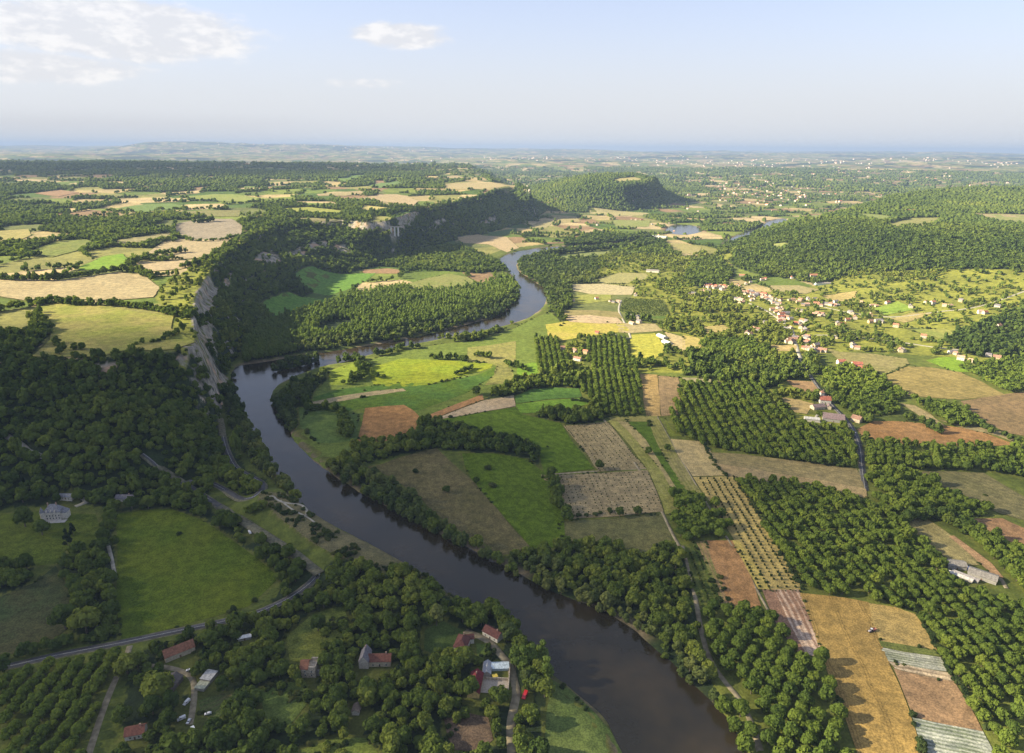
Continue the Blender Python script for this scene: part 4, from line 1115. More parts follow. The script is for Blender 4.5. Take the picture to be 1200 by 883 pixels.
    add_trees('poplar', x[k], y[k], RNG.uniform(3.3, 4.6, k.sum()) * (1 + .18 * fbm(x[k], y[k], 150, 2, 77)), np.clip(.45 + .3 * fbm(x[k], y[k], 90, 2, 78) + RNG.normal(0, .14, k.sum()), 0, 1), region('in the poplar plantation inside the bend'))


ORCH_PHRASE = ["in the large orchard right of the golden grain", "in the orchard beside the lane crossing", "in the orchard between the grain and the river", "in the square grove beside the young orchard",
               "in the orchard under the red earth field", "in the orchard left of the farm lane", "in the slanting poplar-like rows above the hedge", "in the straight rows below the barns", "in the straight rows above the brown fields",
               "in the grove behind the farm", "in the grove right of the farm", "in the orchard at the right edge", "in the grove under the village", "in the grove beyond the sheds", "in the shaded orchard beside the dirt track"]


def orchards():
    for (s, ds, sa, sb, w_), poly, ph in zip(ORCHARDS, OPOLY, ORCH_PHRASE):
        q = W(ds); dv = (q[1] - q[0]) / np.linalg.norm(q[1] - q[0]); nv = np.array([-dv[1], dv[0]]); c = poly.mean(0)
        L = np.abs(poly - c).max() * 1.6
        a, b = np.meshgrid(np.arange(-L, L, sa), np.arange(-L, L, sb), indexing='ij')
        x = c[0] + dv[0] * a.ravel() + nv[0] * b.ravel(); y = c[1] + dv[1] * a.ravel() + nv[1] * b.ravel()
        x = x + RNG.normal(0, .28, x.size); y = y + RNG.normal(0, .28, x.size)
        k = inside(poly, x, y) & ~look(BLOCK, x, y, False) & (RNG.random(x.size) > .03) & visible_zone(x, y)
        x, y = x[k], y[k]
        t = np.clip(.45 + .28 * fbm(x, y, 130, 2, 80) + RNG.normal(0, .15, x.size), 0, 1)
        r = w_ * .5 * np.clip(RNG.normal(.95, .07, x.size), .62, 1.15)
        add_trees('walnut', x, y, r, t, region(ph))


HEDGES = [  # kind, pixels of the foot line, spacing, radius, half width, phrase
 ('wood', "645,560 652,578 660,598 666,612", 5, 4.6, 3.5, "in the row between the crop field and the vineyard"),
 ('bush', "680,606 694,605 712,602", 5, 3.2, 2, "under the lower vineyard"),
 ('wood', "360,482 380,480 398,482 404,496 410,512", 6, 5.0, 5, "in the hook of trees beside the ploughed field"),
 ('wood', "400,424 414,421 428,428 426,440 408,450", 6, 5.2, 7, "in the clump by the river bend"),
 ('wood', "440,442 452,444", 6, 5, 3, "in the pair on the bright meadow"),
 ('wood', "442,418 455,416 470,410 490,408", 12, 5, 4, "along the bright meadow bank"),
 ('wood', "534,440 545,437 552,433", 4, 3.6, 2, "in the short hedge across the green strip"),
 ('wood', "505,420 515,423 540,420 545,424", 10, 4.5, 5, "in the upper meadow clumps"),
 ('wood', "560,418 572,421", 6, 4.5, 4, "in the round clump of the upper meadow"),
 ('wood', "592,428 608,432 618,436", 6, 4.2, 5, "beside the small green meadow"),
 ('bush', "672,470 690,472 700,478", 4, 3.4, 2.5, "beside the tall thin poplar"),
 ('wood', "0,779 30,771 60,760 90,752 120,752", 5, 3.6, 4, "in the hedge along the lower road"),
 ('wood', "175,800 185,790 200,770 215,757", 7, 4, 5, "beside the long red barn"),
 ('wood', "838,524 870,530 925,540 1000,549", 8, 4.5, 1.5, "in the row above the hay field"),
 ('bush', "826,523 832,536 850,558", 5, 2.2, 1.5, "along the stubble edge"),
 ('bush', "864,563 890,600 915,645 938,690", 3.2, 2.2, 2.5, "along the edge of the young orchard"),
 ('bush', "1076,722 1098,760 1112,785 1130,812 1158,855", 3.2, 2.4, 2.5, "along the golden field edge"),
 ('bush', "1024,700 1062,712 1072,718", 4, 2.2, 2, "on the rim of the grain field"),
 ('bush', "890,693 936,694", 2.5, 1.0, .8, "between young orchard and planted rows"),
 ('wood', "1064,493 1075,496 1090,500 1096,508", 7, 4.5, 5, "in the clump on the red earth field"),
 ('wood', "1095,480 1130,492 1160,508 1200,525", 10, 4.2, 5, "along the track to the right edge"),
 ('wood', "740,432 756,425 775,430 800,432", 8, 4.4, 6, "in the grove under the barns"),
 ('wood', "1058,614 1090,606 1120,609", 8, 5, 4, "beside the olive field"),
 ('river', "392,564 412,573 440,587 462,598 480,607 510,624 545,641 576,657", 4.2, 4.0, 3.2, "on the bank below the dry meadow"),
 ('river', "636,301 660,298 700,294 735,291 765,288", 5, 6.5, 9, "on the far reach of the river"),
 ('river', "668,286 700,284 735,281 765,279", 6, 5.5, 8, "on the far reach of the river"),
 ('river', "444,580 480,600 510,617", 6, 3.6, 3, "on the bank below the dry meadow"),
 ('river', "640,694 658,701 676,706 694,711 712,717", 5, 4.4, 3.5, "in the row tinted as sunlit on the far bank", .9),  # high leaf tint puts warm sunlight into the colour of this row
 ('river', "590,776 604,778 612,784 618,796 622,810", 6, 4.2, 4, "on the river shore by the hamlet"),
 ('bush', "640,800 665,812 690,832", 9, 2, 4, "on the grassy spit"),
]
HILL_HEDGES = [
 ('wood', "40,357 70,356 100,359 130,358 165,362 190,366 206,371", 6, 4.6, 4, "in the hedge below the striped stubble"),
 ('wood', "-20,327 30,329 60,330 100,324 140,318 165,321 180,328", 7, 5.5, 6, "in the hedge above the striped stubble"),
 ('wood', "150,312 166,305 190,300 215,296", 9, 6, 7, "between the pale fields on the plateau"),
 ('wood', "222,374 236,376 248,380", 6, 4, 5, "on the cliff edge"),
 ('wood', "160,404 180,402 200,396 205,392", 7, 4.4, 3, "in the curved row on the plateau meadow"),
 ('wood', "66,403 74,412 90,410", 10, 4, 4, "at the meadow corner"),
 ('wood', "204,278 230,284 258,283 284,278", 9, 5, 3, "in the hedge between the plateau stubbles"),
 ('wood', "228,262 250,260", 6, 6, 5, "in the copse on the grey field"),
 ('wood', "204,284 203,270 206,262", 8, 5, 3, "at the grey field corner"),
 ('wood', "215,314 238,309 253,302 268,290 285,279 300,272 309,267", 7, 5.5, 7, "on the plateau rim"),
]
LONE = [  # kind, foot pixel, radius, tint, label
 ('wood', 702, 551, 4.8, .25, "tall round lone tree standing between the two vineyard plots"),
 ('wood', 760, 533, 4.7, .3, "left tree of the pair on the green strips"),
 ('wood', 782, 530, 4.0, .35, "right and smaller tree of the pair on the green strips"),
 ('wood', 726, 606, 4.3, .3, "left of two round trees below the lower vineyard"),
 ('wood', 747, 604, 4.3, .3, "right of two round trees below the lower vineyard"),
 ('bush', 487, 555, 3.6, .1, "dark purple-green bush alone on the dry meadow"),
 ('wood', 523, 578, 4.0, .2, "lone dark tree in the middle of the dry meadow"),
 ('bush', 572, 551, 4.0, .45, "pale bush on the crop field beside the tree belt"),
 ('bush', 577, 571, 4.2, .7, "grey-green bush low on the crop field"),
 ('wood', 558, 567, 3.6, .15, "dark tree at the end of the tree belt"),
 ('bush', 210, 627, 2.6, .2, "small dark bush alone in the big dark meadow"),
 ('wood', 97, 411, 5.0, .2, "round lone tree on the lit plateau meadow"),
 ('wood', 70, 416, 4.6, .2, "lone tree at the near corner of the plateau meadow"),
 ('wood', 558, 463, 6.4, .15, "broad dark tree at the end of the brown strip"),
 ('wood', 30, 618, 8.0, .25, "broad tree left of the castle terrace"),
 ('wood', 50, 628, 6.6, .45, "lighter tree just below the castle terrace"),
 ('wood', 77, 738, 8.5, .2, "largest dark tree beside the lower road"),
 ('wood', 102, 742, 9.5, .85, "large light green tree beside the lower road"),
 ('wood', 150, 790, 7.5, .95, "bright yellow-green tree at the dirt track"),
 ('wood', 188, 823, 9.0, .85, "large bright tree beside the dark shed"),
 ('wood', 373, 740, 5.4, .2, "upright dark tree in the lower clearing"),
 ('river', 512, 738, 5.5, .95, "bright lime tree above the white cottage"),
 ('wood', 430, 826, 6.4, .8, "round light tree above the white cabin"),
 ('river', 594, 752, 6.0, .5, "big rounded tree beside the white cottage"),
 ('poplar', 604, 785, 4.6, .35, "first tall poplar on the hamlet shore"),
 ('poplar', 613, 788, 4.6, .4, "second tall poplar on the hamlet shore"),
 ('poplar', 622, 784, 4.8, .35, "third tall poplar on the hamlet shore"),
 ('poplar', 635, 775, 5.0, .45, "tallest poplar on the hamlet shore"),
 ('poplar', 640, 798, 5.0, .55, "lone poplar at the head of the grassy spit"),
 ('wood', 552, 816, 5.5, .5, "round tree before the walled yard"),
 ('wood', 585, 824, 6.0, .5, "round tree hiding the yard corner"),
 ('wood', 545, 780, 6.5, .75, "light tree left of the walled yard"),
 ('poplar', 667, 487, 2.6, .05, "thin dark poplar spire by the bright green field"),
 ('conifer', 80, 640, 4.2, .4, "dark pointed conifer below the castle"),
 ('conifer', 86, 628, 3.6, .3, "smaller dark conifer beside the castle drive"),
]


def field_margins():
    rg = np.random.default_rng(21); reg = region('along the field margins')
    for row, poly in zip(FIELDS, EDGES):
        if row[0] in ('scrubland', 'garden', 'yard', 'lawn'): continue
        for i in range(len(poly)):
            a, b = poly[i], poly[(i + 1) % len(poly)]; L = np.hypot(*(b - a))
            if rg.random() > .42 or L < 12 or np.hypot(*a) > 2300: continue
            n = max(1, int(L / rg.uniform(3.5, 9))); t = rg.random(n); keep = fbm(a[0] + t * L, np.full(n, a[1]), 40, 2, 88) > -.05
            t = t[keep]; n = len(t)
            if not n: continue
            p = a + (b - a) * t[:, None] + rg.normal(0, .8, (n, 2)); k = ~look(BLOCK, p[:, 0], p[:, 1], False); p = p[k]; n = len(p)
            big = rg.random() < .22
            add_trees('bush', p[:, 0], p[:, 1], rg.uniform(.7, 1.7, n) * (1.9 if big else 1), np.clip(rg.normal(.45, .2, n), 0, 1), reg)


def plant():
    wood_masses(); orchards(); field_margins()
    for rows, hill_ in ((HEDGES, False), (HILL_HEDGES, True)):
        for kind, s, sp, r, hw, ph, *tn in rows:
            p = smooth_line(G(s) if hill_ else W(s), 1)
            L = np.concatenate([[0], np.cumsum(np.hypot(*np.diff(p, axis=0).T))])
            n = max(2, int(L[-1] / sp)); t = np.linspace(0, L[-1], n)
            x = np.interp(t, L, p[:, 0]); y = np.interp(t, L, p[:, 1])
            k = 1 if hw < 4 else 2
            x = np.concatenate([x + RNG.normal(0, hw * .6, n) for _ in range(k)]); y = np.concatenate([y + RNG.normal(0, hw * .6, n) for _ in range(k)])
            q = ~look(BLOCK, x, y, False); x, y = x[q], y[q]; n = len(x)
            add_trees(kind, x, y, r * RNG.uniform(.7, 1.2, n), np.clip(RNG.normal(tn[0] if tn else .35, .18, n), 0, 1), region(ph))
    # trunk
    bark = plain('bark', (.12, .10, .08), .95, .1, .3, 2)
    a = np.arange(7) / 7 * 2 * math.pi
    tv = np.vstack([np.column_stack([np.cos(a) * r, np.sin(a) * r, np.full(7, z)]) for r, z in ((.12, -.25), (.085, 0), (.07, .4), (.05, .9))])
    tf = np.array([(i * 7 + j, i * 7 + (j + 1) % 7, (i + 1) * 7 + (j + 1) % 7, (i + 1) * 7 + j) for i in range(3) for j in range(7)])
    tmesh = np_mesh('trunk', tv, tf, bark)
    lone = {k: [q for q in LONE if q[0] == k] for k in KINDS}
    total = 0
    for kind in KINDS:
        one = leaf_mat('leaves_' + kind, *LEAF[kind], False); mass = leaf_mat('mass_leaves_' + kind, *LEAF[kind], True)
        meshes = [np_mesh('crown', v, f, one) for v, f in LODS[kind][0]]
        name, sname = NAMES[kind]
        T = np.vstack(TREES[kind]) if TREES[kind] else np.zeros((0, 5))
        z = hgrid(T[:, 0], T[:, 1])
        # lone trees keep their room
        for q in lone[kind]: pass
        allone = np.array([(at_z([q[1]], [q[2]], 0)[0] if q[2] > 430 and not (q[1] < 240 and q[2] < 600) else ground(q[1], q[2])[0]) for q in LONE])
        rr = np.array([q[3] for q in LONE])
        if len(T):
            dd = np.min(np.hypot(T[:, None, 0] - allone[None, :, 0], T[:, None, 1] - allone[None, :, 1]) / rr[None], axis=1) if len(T) < 20000 else np.full(len(T), 9.0)
            if len(T) >= 20000:
                nearm = np.hypot(T[:, 0], T[:, 1]) < 1400
                dd[nearm] = np.min(np.hypot(T[nearm][:, None, 0] - allone[None, :, 0], T[nearm][:, None, 1] - allone[None, :, 1]) / rr[None], axis=1)
            k = dd > .8; T = T[k]; z = z[k]
        px, py, zc = project(T[:, 0], T[:, 1], z + T[:, 2] * (KINDS[kind]['base'] + KINDS[kind]['hz']))
        infr = (px > 4) & (px < 1196) & (py > 4) & (py < 880) & (zc > 0)
        size = np.where(infr, T[:, 2] / np.maximum(zc, 1), 0)
        order = np.argsort(-size); nsel = min(295 - len(lone[kind]), int((size > 0).sum()))
        sel = order[:nsel]; rest = np.setdiff1d(np.arange(len(T)), sel)
        for q in lone[kind]:
            c = allone[LONE.index(q)]
            tree(name, kind, meshes, tmesh, c[0], c[1], q[3], q[4], q[5], None)
        for i in sel:
            x, y, r, t, rg = T[i]
            ph = REGIONS[int(rg)]
            if ph == 'woods':
                ph = next((a for a, poly in AREAS if inside(poly, np.array([x]), np.array([y]))[0]), "in the wooded valley")
            hue = 'dark green' if t < .3 else 'mid-green' if t < .58 else 'light green' if t < .8 else 'yellow-green'
            med = np.median(T[sel][:, 2])
            sz = 'small' if r < med * .85 else 'large' if r > med * 1.15 else 'medium'
            tree(name, kind, meshes, tmesh, x, y, r, t, f"{sz} {hue} {name.replace('_', ' ')} {ph}", f"{name.replace('_', ' ')}s {ph}")
        if len(rest):
            d = np.hypot(T[rest, 0], T[rest, 1]); lod = 1 + np.searchsorted(LOD_D[1:4], d)
            Vs, Fs, As, o = [], [], [], 0
            var = RNG.integers(0, 5, len(rest)); rot = RNG.random(len(rest)) * 2 * math.pi; hs = np.exp(RNG.normal(0, .2, len(rest)))
            for L in (1, 2, 3, 4):
                for v_ in range(5):
                    ii = np.where((lod == L) & (var == v_))[0]
                    if not len(ii): continue
                    v, f = LODS[kind][L][v_]
                    g = rest[ii]; c, s = np.cos(rot[ii])[:, None], np.sin(rot[ii])[:, None]; R = T[g, 2][:, None]
                    X = (v[None, :, 0] * c - v[None, :, 1] * s) * R + T[g, 0][:, None]
                    Y = (v[None, :, 0] * s + v[None, :, 1] * c) * R + T[g, 1][:, None]
                    Z = v[None, :, 2] * R * hs[ii][:, None] + z[g][:, None] - .3
                    Vs.append(np.stack([X, Y, Z], -1).reshape(-1, 3)); nv = len(v)
                    Fs.append((f[None] + (np.arange(len(ii)) * nv)[:, None, None]).reshape(-1, 4) + o); o += nv * len(ii)
                    As.append(np.repeat(T[g, 3], nv))
            me = np_mesh(sname, np.vstack(Vs), np.vstack(Fs), mass, {'tint': ('FLOAT', np.concatenate(As))})
            tag(link(sname, me), kind='stuff'); total += len(me.polygons)
        print('TREES', kind, len(T), 'things', nsel + len(lone[kind]), 'faces', total)
    saplings()


def tree(name, kind, meshes, tmesh, x, y, r, t, label, group):
    root = bpy.data.objects.new(name, None); COL.objects.link(root)
    root.location = (x, y, float(hgrid(x, y)) - .2); root.rotation_euler = (0, 0, RNG.random() * 6.28); root.scale = (r, r, r * RNG.uniform(.88, 1.16))
    root.empty_display_size = .1
    tag(root, label, 'bush' if kind == 'bush' else 'tree', group)
    c = link('crown', meshes[RNG.integers(0, len(meshes))], root); c.color = (float(t), 0, 0, 1)
    if kind != 'bush': link('trunk', tmesh, root)
    return root


def rows_in(poly, q, sa, sb):
    dv = (q[1] - q[0]) / np.linalg.norm(q[1] - q[0]); nv = np.array([-dv[1], dv[0]]); c = poly.mean(0); L = np.abs(poly - c).max() * 1.6
    a, b = np.meshgrid(np.arange(-L, L, sa), np.arange(-L, L, sb), indexing='ij')
    x = c[0] + dv[0] * a.ravel() + nv[0] * b.ravel(); y = c[1] + dv[1] * a.ravel() + nv[1] * b.ravel()
    x = x + RNG.normal(0, .2, x.size); y = y + RNG.normal(0, .2, x.size)
    k = inside(poly, x, y); return x[k], y[k]


def saplings():
    one = leaf_mat('sapling_leaves', (.04, .06, .02), (.05, .08, .025), (.09, .11, .03), True)
    protos = [crown('bush', 700 + i, 46, .26, 4) for i in range(4)]

    def mass(name, sets):
        Vs, Fs, As, o = [], [], [], 0
        for x, y, r in sets:
            for i in range(len(x)):
                v, f = protos[i % 4]; a = RNG.random() * 6.28; c, s = math.cos(a), math.sin(a); R = r * RNG.uniform(.7, 1.25)
                Vs.append(np.column_stack([(v[:, 0] * c - v[:, 1] * s) * R + x[i], (v[:, 0] * s + v[:, 1] * c) * R + y[i], v[:, 2] * R * 1.4 + float(hgrid(x[i], y[i])) + .5]))
                Fs.append(f + o); o += len(v); As.append(np.full(len(v), RNG.random()))
        tag(link(name, np_mesh(name, np.vstack(Vs), np.vstack(Fs), one, {'tint': ('FLOAT', np.concatenate(As))})), kind='stuff')
    by = {}
    for row, poly in zip(FIELDS, EDGES): by.setdefault(row[0], []).append((row, poly))
    sets = []
    for row, poly in by['young_vineyard']:
        x, y = rows_in(poly, W("661,500 702,553") if row[1].startswith('661') else W("660,600 770,596"), 5.2, 6.0); k = RNG.random(len(x)) > .25
        sets.append((x[k], y[k], .62))
    row, poly = by['vineyard'][0]; x, y = rows_in(poly, W(row[4]), 5, 6); sets.append((x, y, 1.2))
    row, poly = by['vegetable_plot'][0]; x, y = rows_in(poly, W(row[4]), 3.5, 6.5); k = RNG.random(len(x)) > .3; sets.append((x[k], y[k], 1.1))
    mass('vine_rows', sets)
    row, poly = by['young_orchard'][0]
    x, y = rows_in(poly, W("838,566 910,690"), 5.4, 7.6); k = inside(poly + (poly.mean(0) - poly) * .02, x, y) & (RNG.random(len(x)) > .05); x, y = x[k], y[k]
    me = [np_mesh('sapling', v, f, one) for v, f in protos]
    for i in range(min(len(x), 298)):
        o = link('sapling', me[i % 4]); r = RNG.uniform(.85, 1.35); o.scale = (r, r, r * 1.5); o.location = (x[i], y[i], float(hgrid(x[i], y[i])) + .35); o.rotation_euler = (0, 0, RNG.random() * 6)
        tag(o, "small dark sapling in the rows of the yellow young orchard", 'sapling', 'saplings of the young orchard')
    print('SAPLINGS', len(x))

# ------------------------------------------------------------------ buildings and vehicles
MATS = {}


def mat(name, col, rough=.85, spec=.2, var=.18, scale=.9):
    if name not in MATS: MATS[name] = plain(name, col, rough, spec, var, scale)
    return MATS[name]


def roof_mat(name, col, pitch=.42):
    """Rows of tiles with weathered patches."""
    if name in MATS: return MATS[name]
    b = NB(name); tc = b.n('ShaderNodeTexCoord').outputs['Object']; sp = b.n('ShaderNodeSeparateXYZ'); b.l(tc, sp.inputs[0])
    w = b.math('SINE', b.math('MULTIPLY', sp.outputs[0], 2 * math.pi / pitch)); n = b.noise(tc, .7, 4, .65); n2 = b.noise(tc, 3.5, 2)
    c = b.mix(b.ramp(n, .32, .68), tuple(x * .68 for x in col), tuple(x * 1.25 for x in col))
    c = b.mix(1.0, c, b.mix(b.ramp(n2, .3, .7), (.8, .8, .82), (1.2, 1.15, 1.1)), 'MULTIPLY')
    b.bsdf(c, .85, .2, b.bump(w, .06, .5)); MATS[name] = b.m; return b.m


def box_vf(x0, x1, y0, y1, z0, z1):
    V = [(x0, y0, z0), (x1, y0, z0), (x1, y1, z0), (x0, y1, z0), (x0, y0, z1), (x1, y0, z1), (x1, y1, z1), (x0, y1, z1)]
    return V, [(0, 3, 2, 1), (4, 5, 6, 7), (0, 1, 5, 4), (1, 2, 6, 5), (2, 3, 7, 6), (3, 0, 4, 7)]


class PB:
    """Collects polygons for one mesh."""
    def __init__(s): s.V, s.F = [], []

    def add(s, V, F):
        o = len(s.V); s.V += [tuple(v) for v in V]; s.F += [tuple(i + o for i in f) for f in F]; return s

    def box(s, *a): return s.add(*box_vf(*a))

    def cyl(s, c, r, z0, z1, n=14, r2=None, axis=2):
        r2 = r if r2 is None else r2; V = []
        for k, (rr, z) in enumerate(((r, z0), (r2, z1))):
            for i in range(n):
                a = 2 * math.pi * i / n; p = [rr * math.cos(a), rr * math.sin(a), z]
                if axis == 0: p = [p[2], p[0], p[1]]
                if axis == 1: p = [p[0], p[2], p[1]]
                V.append((p[0] + c[0], p[1] + c[1], p[2] + c[2]))
        F = [(i, (i + 1) % n, n + (i + 1) % n, n + i) for i in range(n)] + [tuple(range(n))[::-1], tuple(range(n, 2 * n))]
        return s.add(V, F)

    def mesh(s, name, m):
        me = bpy.data.meshes.new(name); me.from_pydata(s.V, [], s.F); me.update(); me.materials.append(m)
        return me

    def obj(s, name, m, parent=None): return link(name, s.mesh(name, m), parent)


def gable_walls(L, D, h, rise):
    """Walls of a house, ridge along x."""
    a, b = L / 2, D / 2
    V = [(-a, -b, -2), (a, -b, -2), (a, b, -2), (-a, b, -2), (-a, -b, h), (a, -b, h), (a, b, h), (-a, b, h), (-a, 0, h + rise), (a, 0, h + rise)]
    return V, [(0, 1, 5, 4), (2, 3, 7, 6), (1, 2, 6, 9, 5), (3, 0, 4, 8, 7), (4, 5, 9, 8), (6, 7, 8, 9)]


def gable_roof(L, D, h, rise, ov=.45, th=.22):
    a, b = L / 2 + ov, D / 2 + ov; s = rise / (D / 2); e = h - ov * s; z = .06
    V = []
    for x in (-a, a):
        V += [(x, -b, e + z), (x, 0, h + rise + z), (x, b, e + z), (x, b, e + z + th), (x, 0, h + rise + z + th * 1.25), (x, -b, e + z + th)]
    return V, [(0, 1, 2, 3, 4, 5)[::1], tuple(range(11, 5, -1)), (5, 4, 10, 11), (4, 3, 9, 10), (1, 0, 6, 7), (2, 1, 7, 8), (0, 5, 11, 6), (3, 2, 8, 9)]


def hip_roof(L, D, h, rise, ov=.45, th=.2):
    a, b = L / 2 + ov, D / 2 + ov; r = max(.2, a - b); z = h + .03
    V = [(-a, -b, z), (a, -b, z), (a, b, z), (-a, b, z), (-a, -b, z + th), (a, -b, z + th), (a, b, z + th), (-a, b, z + th), (-r, 0, z + th + rise), (r, 0, z + th + rise)]
    return V, [(0, 3, 2, 1), (0, 1, 5, 4), (1, 2, 6, 5), (2, 3, 7, 6), (3, 0, 4, 7), (4, 5, 9, 8), (6, 7, 8, 9), (5, 6, 9), (7, 4, 8)]


def place(name, label, cat, px, py, heading=0.0, group=None, z=None, world=None):
    o = bpy.data.objects.new(name, None); COL.objects.link(o); o.empty_display_size = .1
    c = world if world is not None else ground([px], [py])[0]
    o.location = (c[0], c[1], float(hgrid(c[0], c[1])) + (z or 0)); o.rotation_euler = (0, 0, math.radians(heading))
    far = np.hypot(*c)
    r, e = (3.0, 9.0) if cat in ('car', 'van', 'trailer', 'awning') else (6.5, 8.0) if far < 1000 else (7.5, 11.0)
    if name in ('castle', 'walled_yard', 'barn'): r += 4
    seg = np.array([c, c - c / far * e]); paint_line(BLOCK, seg, True, r)
    w_ = _win(seg, r + 4)
    if w_ is not None:
        k_ = (line_dist(seg, w_[2], w_[3]) < r + 4) & np.isin(COVER[w_[0], w_[1]], (0, 2, 5)); COVER[w_[0], w_[1]][k_] = 1
    tag(o, label, cat, group); return o


def put_windows(t, L, D, h, n, rows=1, z0=1.0, glass=None, sides=(-1, 1), wh=1.3, ww=.95):
    g = glass or mat('window_glass', (.05, .06, .07), .15, .6, .05); fr = mat('window_frame', (.62, .6, .55), .6)
    for s in sides:
        for r in range(rows):
            for i in range(n):
                x = (i + .5) / n * L * .9 - L * .45; z = z0 + r * 2.9
                y = s * (D / 2 + .012)
                f = PB().box(x - ww / 2 - .12, x + ww / 2 + .12, min(y, y + s * .05), max(y, y + s * .05), z - .12, z + wh + .12).obj('window', fr, t)
                y2 = s * (D / 2 + .065)
                PB().box(x - ww / 2, x + ww / 2, min(y2, y2 + s * .03), max(y2, y2 + s * .03), z, z + wh).obj('pane', g, f)


def house(name, label, cat, px, py, heading, L, D, h, rise, wall, roof, hip=False, chimney=True, windows=2, rows=1, group=None, door=True, world=None):
    t = place(name, label, cat, px, py, heading, group, world=world)
    if hip: PB().box(-L / 2, L / 2, -D / 2, D / 2, -2, h).obj('wall', wall, t)
    else: PB().add(*gable_walls(L, D, h, rise)).obj('wall', wall, t)
    r = PB().add(*(hip_roof if hip else gable_roof)(L, D, h, rise)).obj('roof', roof, t)
    if chimney:
        PB().box(L * .28 - .45, L * .28 + .45, -.35, .35, h + rise * .45, h + rise + 1.3).box(L * .28 - .55, L * .28 + .55, -.45, .45, h + rise + 1.302, h + rise + 1.5).obj('chimney', mat('chimney_brick', (.3, .2, .15)), r)
    if windows: put_windows(t, L, D, h, windows, rows)
    if door:
        d = PB().box(-.55, .55, -D / 2 - .07, -D / 2 - .012, 0, 2.1).obj('door', mat('door_wood', (.16, .1, .07)), t)
    return t


VILLAGE = {  # pixel spots of the photograph's houses, by place
 'at the left end of the village': "829.6,337.2 832.6,336 836.2,336.6 839.7,337.8 843.3,336 845.7,339.6 849.2,336.6 851.6,337.8 822,341.4 825.5,342 812.4,345",
 'at the top of the village': "864.7,334.3 867,336 864.7,339 874.2,333 879.6,331.3 893.3,328.3 896.8,327.1 927.8,326.5 869.5,323.6",
 'in the crowded heart of the village': "873,344.4 876.6,342.6 880.2,342 881.4,345 883.7,347.4 887.3,345.6 892,345 895.6,345.6 899.2,347.4 893.3,349.7 896.8,350.3 864.7,351 868.3,352.1 867,355 883.7,350.3 902.8,350.3 904,353.3 908.7,354.5 911,356.9 914.7,352.1 911,361 913.5,364 910,365.8 915.9,368.8 918.2,371.1",
 'along the village street': "915.9,375.9 913.5,374.7 921.8,372.3 933.7,379.5 938.5,384.2 944.4,386.6 926.6,384.8 940.2,377.1 929,398.5 924.2,400.9 931.3,397.3 944.4,397.3 946.8,400.9 942,396.1 945.6,408.6 946.2,409 956.9,405.4 955.7,411.4 959.3,410.2 952.1,411.4",
 'right of the village church square': "924.8,351.9 935.5,354.3 949.7,351.9 954.5,351.9 958,357.8 961.6,357.8 967.6,356.7 973.5,357.8 978.3,358.4 974.7,355.5 945.6,357.8 940.2,365 962.8,368.5 965.2,369.7 953.3,368.5",
 'in the gardens below the wooded hill': "996.1,366.8 998.5,367.4 992.6,375.7 997.3,374.5 1002,373.3 986.6,380.4 981.9,380.4 1008,354.3 1022.3,358.4 1027,359 1040,355.5 1019.9,378 1029.4,376.9 1033,378 1049.7,382.8 1019.9,369.7",
 'on the hillside at the right': "1084.9,354.5 1093,355.8 1067.2,359.9 1106.6,358.5 1113.4,359.2 1126.3,353.1 1169.1,359.9 1148.8,366.7 1154.2,367.4",
 'beside the bright meadow at the right': "1116.1,413.6 1120.2,415 1125.6,421 1137.9,423.8 1158.3,417 1167.8,421 1082.1,395.3 1055,411.6 1170.5,383",
 'in the scattered plots below the village': "875.4,391.4 879,392.6 883.7,386 887.3,386.6 896.8,378.3 979.5,395.9 998.5,403 999.7,406.6 1004.5,408.4 1054.4,410.2 1058,411.4",
 'in the hamlet left of the yellow field': "671.3,352.9 699.1,350.2 714.8,352.9 718.8,354.3 724.3,354.3 744.7,346.1 742,372 747.4,372.6 740.6,379.4 748.8,378 699.8,390.3 660.4,408.7 674,412 686.2,413.4 676.7,421.6",
 'at the foot of the far promontory': "648,229 653.6,231.7 645.4,239.8 657.7,227.6 642.7,238.5 650.9,234.4 660.4,230.3 644,231.7 635,238 638,243 630,246 642,246",
 'on the valley floor beyond the river': "772,277 776,278 784,262 764,263 806,245 818,248 700,264 740,257 745,258 752,258 790,270 905,247 935,242 980,236",
}


